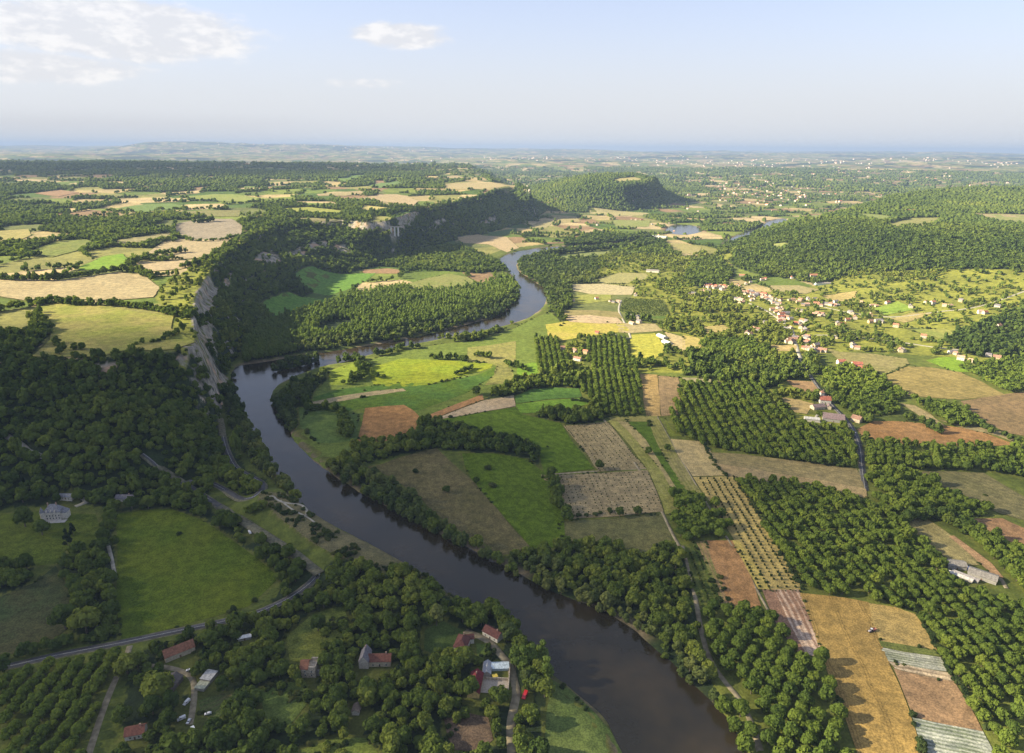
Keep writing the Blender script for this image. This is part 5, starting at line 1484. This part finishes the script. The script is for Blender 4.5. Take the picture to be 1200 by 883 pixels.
def village():
    walls = [('cream', mat('cream_render', (.43, .37, .27))), ('white', mat('white_render', (.52, .49, .43))), ('grey stone', mat('grey_stone', (.40, .36, .30))), ('ochre', mat('ochre_render', (.38, .29, .18)))]
    roofs = [('orange tiled', roof_mat('orange_tiles', (.33, .16, .10))), ('brown tiled', roof_mat('brown_tiles', (.25, .15, .11))), ('red tiled', roof_mat('red_tiles', (.27, .10, .07))), ('slate grey', roof_mat('grey_slate', (.15, .145, .16))), ('pinkish tiled', roof_mat('pink_tiles', (.38, .25, .19)))]
    rg = random.Random(42); meshes = {}
    seen = {}
    for ph, s in VILLAGE.items():
        spots = [tuple(q) for q in P(s)]
        if 'heart' in ph or 'street' in ph or 'square' in ph or 'left end' in ph: spots += [(q[0] + rg.choice([-1, 1]) * rg.uniform(2.5, 5.5), q[1] + rg.uniform(-2.2, 2.2)) for q in spots]
        for px, py in spots:
            wi = rg.choice([0, 0, 1, 2, 2, 3]); ri = rg.choice([0, 1, 1, 2, 3, 3, 3, 4, 4]); sz = rg.choice(['small', 'mid-sized', 'mid-sized', 'long'])
            L, D, h, r = {'small': (9, 7.5, 3.6, 2.3), 'mid-sized': (12, 8.5, 5.2, 2.8), 'long': (17, 8.5, 4.6, 2.8)}[sz]
            c = W([(px, py)], 2.0)[0] if not ph.startswith(('on the hillside', 'in the gardens', 'beside the bright', 'at the foot')) else ground([px], [py], 1.5)[0]
            lab = f"{sz} {walls[wi][0]} house with {roofs[ri][0]} roof {ph}"
            k = seen.get(lab, 0); seen[lab] = k + 1
            t = place('village_house', lab, 'house', 0, 0, rg.choice([0, 90, 20, 60, -30, -65]) + rg.uniform(-12, 12), 'houses ' + ph, world=c)
            f = rg.uniform(.72, .98); t.scale = (f, f, f * rg.uniform(.95, 1.2))
            key = (sz, wi)
            if key not in meshes: meshes[key] = PB().add(*gable_walls(L, D, h, r)).mesh('wall', walls[wi][1])
            link('wall', meshes[key], t)
            key = (sz, 'r', ri)
            if key not in meshes: meshes[key] = PB().add(*gable_roof(L, D, h, r)).mesh('roof', roofs[ri][1])
            ro = link('roof', meshes[key], t)
            key = (sz, 'c')
            if key not in meshes: meshes[key] = PB().box(L * .3 - .5, L * .3 + .5, -.4, .4, h + r * .5, h + r + 1.2).mesh('chimney', mat('chimney_brick', (.3, .2, .15)))
            if rg.random() < .6: link('chimney', meshes[key], ro)
            key = (sz, 'w')
            if c[1] < 1900:
                if key not in meshes:
                    p = PB()
                    meshes[key] = [PB().box(x - .5, x + .5, -D / 2 - .06, -D / 2 - .015, 1.1, 2.5).mesh('window', mat('window_glass', (.05, .06, .07), .15, .6, .05)) for x in (-L * .3, 0, L * .3)]
                for m in meshes[key]: link('window', m, t)


def hamlet():
    stone = mat('rubble_stone', (.36, .31, .24), .95, .1, .35, .7); white = mat('white_render', (.52, .49, .43)); cream = mat('cream_render', (.43, .37, .27)); grey = mat('grey_stone', (.40, .36, .30))
    red = roof_mat('dark_red_tiles', (.12, .05, .042)); terr = roof_mat('terracotta_tiles', (.2, .095, .06)); brown = roof_mat('brown_tiles', (.25, .15, .11)); slate = roof_mat('grey_slate', (.15, .145, .16))
    crim = roof_mat('crimson_sheet', (.14, .025, .03), .9)
    # the long house with the yellow gable, ridge away from the viewer
    house('long_house', "long house with crimson roof and yellow gable beside the walled yard", 'house', 557, 806, 84, 19, 8.2, 4.2, 3.0, mat('yellow_render', (.55, .40, .15)), crim, chimney=True, windows=3)
    house('village_house', "house with hipped dark red roof beside the small bright lawn", 'house', 542, 758, 78, 14, 9.5, 4.6, 3.6, white, red, hip=True, windows=2)
    house('village_house', "white house wing with small gable roof behind the hipped red house", 'house', 550, 752, 10, 6.5, 5.5, 4.4, 2.2, white, red, windows=1, chimney=False)
    house('cottage', "white cottage with dark red roof nearest the river bank", 'house', 578, 746, -38, 14.5, 8, 4.0, 3.0, white, red, windows=3)
    # church-like house
    house('stone_house', "long stone house with red tiled roof and dark gabled end", 'house', 446, 777, 2, 15.5, 8, 4.6, 3.4, cream, roof_mat('rust_tiles', (.165, .07, .05)), windows=3)
    house('gabled_house', "grey gabled stone end with steep slate roof beside the long red house", 'house', 428.5, 777, 90, 12, 6.8, 6.2, 4.6, grey, slate, windows=1, rows=1)
    # ruined tower
    t = place('ruined_tower', "ruined stone tower house with broken red tiled roof", 'ruin', 364, 789)
    PB().box(-5, 5, -4.5, 4.5, -2, 7.5).obj('wall', stone, t)
    ro = PB().add(*gable_roof(5.4, 9.2, 7.5, 3.4)).obj('roof', terr, t); ro.location = (-2.9, 0, 0)
    PB().box(.4, 5.0, -4.5, -3.9, 7.503, 9.2).box(.4, 5, 3.9, 4.5, 7.503, 10.0).box(4.4, 4.997, -3.897, 3.897, 7.503, 8.6).obj('broken_wall', stone, t)
    PB().box(5.003, 9.5, -3, -2.3, -2, 5.2).box(8.8, 9.5, -2.297, 3.5, -2, 4.0).obj('side_wall', mat('dark_stone', (.16, .15, .14), .95, .1, .3), t)
    put_windows(t, 10, 9, 7.5, 2, 2, 1.6, sides=(-1,))
    house('cabin', "tiny white cabin with brown roof in the small lawn", 'cabin', 418, 834, 88, 6.5, 4.6, 2.8, 1.4, white, mat('brown_felt', (.18, .14, .11)), chimney=False, windows=1)
    house('barn', "long barn with orange-red roof near the lower road", 'barn', 210, 766, 38, 20, 9.5, 4.2, 3.4, cream, terr, chimney=False, windows=0)
    house('shed', "dark brown shed left of the garden track", 'shed', 201, 803, 80, 12, 10, 3.4, 2.2, mat('dark_boards', (.1, .085, .075)), mat('dark_felt', (.085, .075, .07)), chimney=False, windows=0)
    t = place('garden_shed', "long white corrugated shed with a mossy lower end", 'shed', 242, 800, 80)
    PB().box(-1, 8, -3.6, 3.6, -2, 3.0).box(-8, -1.003, -3.4, 3.4, -2, 2.2).obj('wall', mat('pale_boards', (.28, .27, .245)), t)
    PB().add([(-1.2, -4, 3.25), (8.3, -4, 3.25), (8.3, 4, 3.75), (-1.2, 4, 3.75), (-1.2, -4, 3.05), (8.3, -4, 3.05), (8.3, 4, 3.55), (-1.2, 4, 3.55)], [(0, 1, 2, 3), (7, 6, 5, 4), (0, 4, 5, 1), (1, 5, 6, 2), (2, 6, 7, 3), (3, 7, 4, 0)]).obj('roof', roof_mat('white_sheet', (.44, .44, .42), 1.2), t)
    PB().box(-8.3, -1.3, -3.8, 3.8, 2.203, 2.4).obj('lower_roof', roof_mat('mossy_sheet', (.34, .36, .27), 1.2), t)
    house('cottage', "red-brown roofed cottage with white gable at the lower left edge", 'house', 160, 861, 15, 11, 8, 3.6, 2.8, white, roof_mat('rust_tiles', (.165, .07, .05)), windows=2)
    house('garden_shed', "low pale roofed hut above the clearing under the road", 'hut', 287, 749, 18, 9, 3.4, 2.3, .7, mat('pale_boards', (.28, .27, .245)), mat('white_felt', (.6, .6, .58)), chimney=False, windows=0)
    house('villa', "low house with dark roof behind the castle trees", 'house', 147, 586, 0, 17, 8, 3.4, 2.6, white, slate, windows=3)
    # walled yard with sheds and a glasshouse
    t = place('walled_yard', "ruined stone yard walls with gravel floor in the riverside hamlet", 'ruin', 580, 800, -3)
    w_ = PB()
    w_.box(-9.5, -8.8, -10, 16, -2, 3.2).box(9.2, 9.9, -12, 16, -2, 2.8).box(-8.797, 9.197, 15.3, 16, -2, 2.6).box(-8.797, 9.197, 2, 2.6, -2, 2.2).obj('wall', stone, t)
    PB().box(-8.79, 9.19, -10, 1.99, .05, .25).obj('gravel_floor', mat('yard_gravel', (.34, .3, .25), .95, .1, .25, 1.5), t)
    house('glasshouse', "blue-white glasshouse inside the walled yard", 'greenhouse', 586, 783, 3, 12, 6, 2.4, 1.5, mat('glass_panel', (.4, .48, .52), .2, .6), roof_mat('glass_roof', (.5, .6, .66), 1.0), chimney=False, windows=0, door=False)
    house('shed', "grey slate-roofed shed at the corner of the walled yard", 'shed', 571, 787, 88, 11, 5.5, 3, 1.9, grey, mat('weathered_sheet', (.3, .31, .33), .7), chimney=False, windows=1)
    t = place('awning', "small yellow awning on posts inside the walled yard", 'awning', 580, 795, 20)
    PB().add([(-1.9, -1.5, 2.5), (1.9, -1.5, 2.2), (1.9, 1.5, 2.2), (-1.9, 1.5, 2.5), (-1.9, -1.5, 2.42), (1.9, -1.5, 2.12), (1.9, 1.5, 2.12), (-1.9, 1.5, 2.42)], [(0, 1, 2, 3), (7, 6, 5, 4), (0, 4, 5, 1), (1, 5, 6, 2), (2, 6, 7, 3), (3, 7, 4, 0)]).obj('canopy', mat('yellow_canvas', (.62, .47, .08)), t)
    for a in (-1.7, 1.7):
        for c in (-1.3, 1.3): PB().cyl((a, c, 0), .06, 0, 2.1, 8).obj('post', mat('steel_post', (.4, .4, .4)), t)
    # castle
    t = place('castle', "pale stone castle with grey slate hipped roof and pointed turret", 'castle', 66, 607, 8); t.scale = (.84, .84, .9)
    pale = mat('castle_stone', (.50, .46, .40), .9, .15, .2, .6); sl = roof_mat('castle_slate', (.19, .2, .225), .5)
    PB().box(-10, 8, -6, 6, -3, 9.5).obj('wall', pale, t)
    r = PB().add(*hip_roof(18, 12, 9.5, 7.5, .4)).obj('roof', sl, t); r.location = (-1, 0, 0)
    for x in (-5, 4): PB().box(x - .6, x + .6, -.5, .5, 14, 19).obj('chimney', mat('chimney_brick', (.3, .2, .15)), r)
    for x in (-6, -1, 4): PB().add(*gable_walls(3.6, 1.7, 1.6, .9)).obj('dormer', pale, r)
    for i, o in enumerate([c for c in r.children if c.name.startswith('dormer')]): o.location = (-5.4 + 4.6 * i, -4.6, 9.6); o.rotation_euler = (0, 0, math.pi / 2)
    tw = PB().cyl((-11, -6, 0), 2.3, -3, 10.5, 16).obj('turret', pale, t); PB().cyl((-11, -6, 0), 2.7, 10.503, 17, 16, .05).obj('turret_roof', sl, tw)
    tw = PB().box(8.003, 14, -4, 5, -3, 7.5).obj('wing', pale, t); wr = PB().add(*hip_roof(9, 6, 7.5, 4, .35)).obj('wing_roof', sl, tw); wr.rotation_euler = (0, 0, math.pi / 2); wr.location = (11, .5, 0)
    put_windows(t, 18, 12, 9, 5, 2, 1.6, sides=(-1,), wh=2.0, ww=1.1)
    PB().box(-14, 15, -13, -6.003, -3, .4).obj('terrace', mat('terrace_paving', (.4, .38, .34)), t)
    house('outbuilding', "low grey outbuilding among trees behind the castle", 'outbuilding', 79, 584, 0, 13, 6, 3.2, 2, pale, sl, chimney=False, windows=2)


def farms():
    cream = mat('cream_render', (.43, .37, .27)); white = mat('white_render', (.52, .49, .43)); red = roof_mat('red_tiles', (.27, .10, .07)); purple = roof_mat('purple_brown_tiles', (.20, .15, .15))
    pale = roof_mat('fibre_sheet', (.22, .21, .19), 1.1); whit = roof_mat('white_sheet', (.44, .44, .42), 1.2)
    house('farmhouse', "red roofed farmhouse at the top of the farm lane", 'house', 966, 472, -10, 15, 11, 5.6, 4.4, white, red, windows=3)
    house('pigeon_tower', "white square tower with pyramid cap behind the red farmhouse", 'tower', 962.5, 466.5, 0, 5, 5, 8.5, 3, white, roof_mat('brown_tiles', (.25, .15, .11)), hip=True, windows=1)
    house('farm_building', "purple-brown roofed stable left of the red farmhouse", 'barn', 958, 479, 14, 19, 10, 4, 3, cream, purple, chimney=False, windows=2)
    house('farm_building', "small cream gabled building below the red farmhouse", 'barn', 971, 479, 70, 9, 6, 4, 2.4, cream, purple, chimney=False, windows=1)
    house('barn', "large purple-grey barn on the pale farmyard", 'barn', 976, 492, -20, 27, 21, 4.5, 4.5, mat('pale_boards', (.28, .27, .245)), purple, chimney=False, windows=0)
    house('shed', "long white roofed shed at the orchard edge of the farm", 'shed', 951, 493.5, -14, 19, 9, 4, 1.5, white, whit, chimney=False, windows=0)
    house('house', "small cream gabled house right of the farm lane", 'house', 1003.5, 494, -50, 12, 9, 5.0, 3.4, cream, roof_mat('brown_tiles', (.25, .15, .11)), windows=2)
    house('farmhouse', "white walled house with red roof above the pine belt", 'house', 985.5, 427, 0, 13, 10, 5.6, 3, white, red, windows=2)
    house('farmhouse', "long red roofed house nearest the mown field", 'house', 1007, 433.5, -22, 21, 10, 4.5, 3.4, white, red, windows=3)
    house('farm_building', "red roofed barn behind the long red house", 'barn', 1004, 429, -10, 16, 10, 4.5, 3, white, red, chimney=False, windows=0)
    for px, py, lab in ((775.8, 395.5, "upper of the two white poultry barns beside the yellow field"), (781.5, 402.5, "lower of the two white poultry barns beside the yellow field")):
        house('poultry_barn', lab, 'barn', px, py, 90 + 24, 24 if py < 400 else 21, 11, 3.2, 2.0, white, whit, chimney=False, windows=0, door=False, group='poultry barns')
    house('warehouse', "long pale roofed hall near the gravel lake", 'hall', 773, 279, -30, 60, 22, 6, 3, white, whit, chimney=False, windows=0, door=False)
    house('warehouse', "pale roofed hall in the fields beyond the wood", 'hall', 765, 319, -20, 38, 16, 5, 2.5, white, pale, chimney=False, windows=0, door=False)
    house('warehouse', "long red roofed farm hall on the wooded hill", 'hall', 1062, 248.5, 2, 70, 18, 6, 4, white, red, chimney=False, windows=0, door=False)
    house('warehouse', "grey greenhouse hall above the village", 'greenhouse', 964, 333.5, 0, 42, 14, 4, 2, mat('glass_panel', (.4, .48, .52), .2, .6), pale, chimney=False, windows=0, door=False)
    house('farmhouse', "white hall with orange roof above the village", 'hall', 953, 324.5, 8, 26, 14, 5, 3.5, white, roof_mat('orange_tiles', (.33, .16, .10)), chimney=False, windows=0, door=False)
    # the farm at the right edge
    house('shed', "grey roofed shed at the head of the right farmyard", 'shed', 1119, 664, -12, 15, 10, 3.6, 1.8, mat('pale_boards', (.28, .27, .245)), pale, chimney=False, windows=0)
    house('shed', "wide grey shed on the right of the right farmyard", 'shed', 1151, 677, -40, 21, 12, 3.6, 2.0, mat('pale_boards', (.28, .27, .245)), pale, chimney=False, windows=0)
    house('poultry_barn', "narrow low shed with white edge in the right farmyard", 'shed', 1124, 677, -47, 20, 4, 2.2, 1.0, mat('pale_boards', (.28, .27, .245)), whit, chimney=False, windows=0, door=False)
    house('poultry_barn', "narrow dark low shed in the middle of the right farmyard", 'shed', 1131, 677, -47, 20, 4.4, 2.2, 1.0, mat('pale_boards', (.28, .27, .245)), roof_mat('weathered_roof', (.26, .25, .25)), chimney=False, windows=0, door=False)
    t = place('tarpaulin', "blue and white tarpaulin heap beside the grey shed", 'tarpaulin', 1132.5, 666, -35)
    V, F = cube_sphere(5, np.random.default_rng(3), .1, True); V = V * np.array([4.6, 2.6, 2.0]); PB().add(V, F).obj('blue_cover', mat('blue_plastic', (.12, .25, .62), .4, .5), t)
    V = V * np.array([.55, .8, .8]) + np.array([4.4, -.4, 0]); PB().add(V, F).obj('white_cover', mat('white_plastic', (.7, .72, .75), .4, .5), t)
    # viaduct in the wooded side valley
    t = place('viaduct', "pale viaduct with tall pillars in the wooded side valley", 'viaduct', 460, 275, 4)
    st = mat('grey_stone', (.40, .36, .30))
    PB().box(-34, 34, -3, 3, 24, 27).obj('deck', st, t)
    for x in (-16, -4, 8, 20): PB().box(x - 2.2, x + 2.2, -2.6, 2.6, -6, 23.99).obj('pillar', mat('pale_stone', (.62, .6, .56)), t)


def car_parts():
    """Body profile extruded across; cabin, four wheels."""
    def hull(prof, w, taper=1.0):
        V = [(x, -w * (taper if z > 1 else 1), z) for x, z in prof] + [(x, w * (taper if z > 1 else 1), z) for x, z in prof]; n = len(prof)
        return V, [tuple(range(n)), tuple(range(2 * n - 1, n - 1, -1))] + [(i, n + i, n + (i + 1) % n, (i + 1) % n) for i in range(n)]
    body = hull([(-2.1, .35), (-2.15, .8), (-2.0, .95), (-.9, 1.0), (-.35, 1.42), (1.2, 1.45), (2.0, .98), (2.12, .7), (2.08, .35)], .86, .84)
    glass = hull([(-.98, 1.02), (-.42, 1.40), (1.16, 1.42), (1.9, 1.02)], .875, .86)
    van = hull([(-2.5, .4), (-2.55, .95), (-1.7, 1.15), (-1.1, 2.05), (2.5, 2.1), (2.55, .4)], .95, .95)
    vglass = hull([(-1.62, 1.2), (-1.12, 1.9), (-.2, 1.9), (-.2, 1.2)], .965, .96)
    return body, glass, van, vglass


def vehicles():
    body, glass, van, vglass = car_parts(); g = mat('car_glass', (.03, .035, .04), .1, .6, .05); ty = mat('tyre_rubber', (.02, .02, .02)); cache = {}

    def car(px, py, heading, col, cname, label, is_van=False, group=None, z=.5):
        name = 'parked_van' if is_van else 'car'
        t = place(name, label, 'van' if is_van else 'car', px, py, heading, group, z)
        m = mat('paint_' + cname, col, .3, .5, .04)
        k = (is_van, cname)
        if k not in cache: cache[k] = (PB().add(*(van if is_van else body)).mesh('body', m), PB().add(*(vglass if is_van else glass)).mesh('windows', g), PB().cyl((0, 0, 0), .34, -.12, .12, 14, None, 1).mesh('wheel', ty))
        b, gl, wh = cache[k]
        link('body', b, t); link('windows', gl, t)
        for x in (-1.35, 1.35):
            for s in (-1, 1): w_ = link('wheel', wh, t); w_.location = (x, s * (.86 if is_van else .78), .34)
        return t
    car(293, 625.5, 128, (.6, .6, .6), 'white', "white van driving on the road below the hairpin", True)
    car(260.5, 596.5, 130, (.05, .05, .06), 'dark', "dark car on the road near the hairpin")
    car(615, 817, 70, (.5, .02, .03), 'red', "red van parked at the end of the hamlet track", True).scale = (1.3, 1.3, 1.2)
    car(219, 825, 70, (.55, .56, .58), 'white', "white van beside the garden track, highest of the parked row", True)
    car(221.5, 847, 88, (.55, .56, .58), 'white', "white car parked at the end of the garden track")
    car(213, 844, 35, (.55, .56, .58), 'white', "white van left of the parked white car", True)
    car(226.5, 856, -50, (.6, .63, .66), 'silver', "silver van at the very end of the garden track", True)
    car(244, 838, 20, (.55, .56, .58), 'white', "white car hidden among the garden bushes")
    car(222, 787, 10, (.55, .56, .58), 'white', "white car where the garden track bends")
    car(1001, 508, -60, (.55, .56, .58), 'white', "white car on the lane by the red earth field")
    # tractor with trailer on the edge of the grain
    t = place('tractor', "pale tractor standing at the edge of the golden grain", 'tractor', 1020, 741, 20, None, .2)
    pn = mat('tractor_paint', (.45, .42, .46), .4, .4)
    PB().box(-2.0, .1, -.5, .5, .9, 1.7).box(-.2, 1.5, -.75, .75, .8, 1.4).obj('body', pn, t)
    PB().add([(0, -.8, 1.41), (1.5, -.8, 1.41), (1.5, .8, 1.41), (0, .8, 1.41), (.2, -.7, 2.7), (1.4, -.7, 2.7), (1.4, .7, 2.7), (.2, .7, 2.7)], [(0, 3, 2, 1), (0, 1, 5, 4), (1, 2, 6, 5), (2, 3, 7, 6), (3, 0, 4, 7), (4, 5, 6, 7)]).obj('cab', g, t)
    PB().box(.1, 1.5, -.8, .8, 2.703, 2.85).obj('cab_roof', mat('white_plastic', (.7, .72, .75), .4, .5), t)
    for x, r in ((1.0, .85), (-1.5, .55)):
        for s in (-1, 1): PB().cyl((x, s * .95, r), r, -.22, .22, 16, None, 1).obj('wheel', ty, t)
    t = place('farm_trailer', "small red-grey trailer beside the tractor in the grain", 'trailer', 1023.5, 739.5, 20, None, .2)
    PB().box(-1.8, 1.8, -1.1, 1.1, .9, 1.1).box(-1.8, 1.8, -1.1, -1.0, 1.103, 1.9).box(-1.8, 1.8, 1.0, 1.1, 1.103, 1.9).box(-1.8, -1.7, -.997, .997, 1.103, 1.9).box(1.7, 1.8, -.997, .997, 1.103, 1.9).obj('tray', mat('rusty_red', (.32, .13, .1)), t)
    for s in (-1, 1): PB().cyl((.2, s * 1.0, .5), .5, -.14, .14, 14, None, 1).obj('wheel', ty, t)


def far_towns():
    """Specks of houses in the far basin."""
    rg = np.random.default_rng(77); sets = ([], [], 0)
    wv, wf, rv, rf = [], [], [], []
    gw, rw = gable_walls(13, 10, 5, 3), gable_roof(13, 10, 5, 3)
    for px, py, n, sp in ((860, 226, 70, 420), (900, 219, 60, 520), (960, 232, 40, 420), (820, 212, 50, 700), (1000, 206, 60, 900), (1100, 212, 50, 800), (700, 190, 50, 1500), (560, 192, 40, 1500), (830, 196, 60, 1500), (950, 195, 60, 1600), (1120, 196, 60, 1600), (250, 184, 50, 2500), (420, 184, 40, 2500)):
        c = W([(px, py)], 20)[0]
        x = c[0] + rg.normal(0, sp, n); y = c[1] + rg.normal(0, sp * 1.3, n); z = hgrid(x, y)
        for i in range(n):
            a = rg.random() * 3.14; ca, sa = math.cos(a), math.sin(a); k = rg.uniform(.9, 1.7) * (1 + max(0, y[i] - 7000) / 9000)
            for (V, F), tv, tf in ((gw, wv, wf), (rw, rv, rf)):
                o = len(tv)
                tv += [((p[0] * ca - p[1] * sa) * k + x[i], (p[0] * sa + p[1] * ca) * k + y[i], p[2] * k + z[i]) for p in V]
                tf += [tuple(q + o for q in f) for f in F]
    p_ = PB(); p_.V, p_.F = wv, wf; t = p_.obj('distant_town', mat('white_render', (.52, .49, .43))); tag(t, kind='stuff')
    p_ = PB(); p_.V, p_.F = rv, rf; p_.obj('roofs', roof_mat('orange_tiles', (.33, .16, .10)), t)


def build_things():
    village(); hamlet(); farms(); vehicles(); far_towns()


# ------------------------------------------------------------------ clouds high on the left that shade the near valley
def build_clouds():
    b = NB('cloud'); tc = b.n('ShaderNodeTexCoord').outputs['Generated']
    v = b.n('ShaderNodeVectorMath'); v.operation = 'SUBTRACT'; b.l(tc, v.inputs[0]); v.inputs[1].default_value = (.5, .5, .5)
    sp = b.n('ShaderNodeSeparateXYZ'); b.l(v.outputs[0], sp.inputs[0])
    r = b.math('MULTIPLY', b.math('SQRT', b.math('ADD', b.math('POWER', sp.outputs[0], 2.0), b.math('POWER', sp.outputs[1], 2.0))), 2.0)
    r = b.math('ADD', r, b.math('MULTIPLY', b.math('SUBTRACT', b.noise(tc, 3.2, 5, .6), .5), .55))
    oi = b.n('ShaderNodeObjectInfo'); sc = b.n('ShaderNodeSeparateColor'); b.l(oi.outputs['Color'], sc.inputs[0])
    a = b.math('MULTIPLY', b.ramp(r, .98, .45), sc.outputs[0])
    tr = b.n('ShaderNodeBsdfTransparent'); d = b.n('ShaderNodeBsdfDiffuse'); tl = b.n('ShaderNodeBsdfTranslucent'); m1 = b.n('ShaderNodeMixShader'); m2 = b.n('ShaderNodeMixShader')
    d.inputs[0].default_value = (.85, .85, .87, 1); tl.inputs[0].default_value = (.85, .85, .87, 1)
    m1.inputs[0].default_value = .5; b.l(d.outputs[0], m1.inputs[1]); b.l(tl.outputs[0], m1.inputs[2]); b.l(a, m2.inputs[0]); b.l(tr.outputs[0], m2.inputs[1]); b.l(m1.outputs[0], m2.inputs[2]); b.l(m2.outputs[0], b.out.inputs['Surface'])
    rg = np.random.default_rng(8)
    V, F = cube_sphere(14, rg, .03)
    sun = np.array([math.sin(SUN_AZ), math.cos(SUN_AZ)]) / math.tan(SUN_EL)
    for (gx, gy), (rx, ry), alt, th, dens in CLOUDS:
        P3 = V * np.array([rx, ry, th]) * (1 + .12 * fbm(V[:, 0] * 3 + gx, V[:, 1] * 3 + V[:, 2] * 2, 1.0, 3, 44))[:, None]
        P3[:, 2] = np.where(P3[:, 2] < 0, P3[:, 2] * .35, P3[:, 2])
        o = link('cloud', np_mesh('cloud', P3, F, b.m, smooth=True)); o.location = (gx + sun[0] * alt, gy + sun[1] * alt, alt); o.color = (dens, 0, 0, 1)
        tag(o, kind='stuff')


# centre of the shadow on the ground, half extents, altitude, thickness, density of one side
CLOUDS = [((-620, 600), (950, 560), 1250, 110, .66), ((60, 650), (620, 450), 1300, 100, .34), ((440, 800), (420, 300), 1350, 80, .12), ((-3200, 6700), (3300, 2400), 2600, 200, .62)]

# ------------------------------------------------------------------ assemble
build_things()
build_setting()
build_roads()
plant()
build_clouds()
build_light()
build_haze()
SC.view_settings.view_transform = 'Standard'; SC.view_settings.look = 'None'; SC.view_settings.exposure = EXPOSURE; SC.view_settings.gamma = 1.0
SC.view_settings.use_curve_mapping = False
SC.cycles.use_denoising = True; SC.cycles.use_adaptive_sampling = False
SC.cycles.max_bounces = 6; SC.cycles.diffuse_bounces = 2; SC.cycles.glossy_bounces = 2; SC.cycles.transmission_bounces = 2; SC.cycles.volume_bounces = 0; SC.cycles.transparent_max_bounces = 8
SC.cycles.sample_clamp_indirect = 4.0; SC.cycles.caustics_reflective = False; SC.cycles.caustics_refractive = False
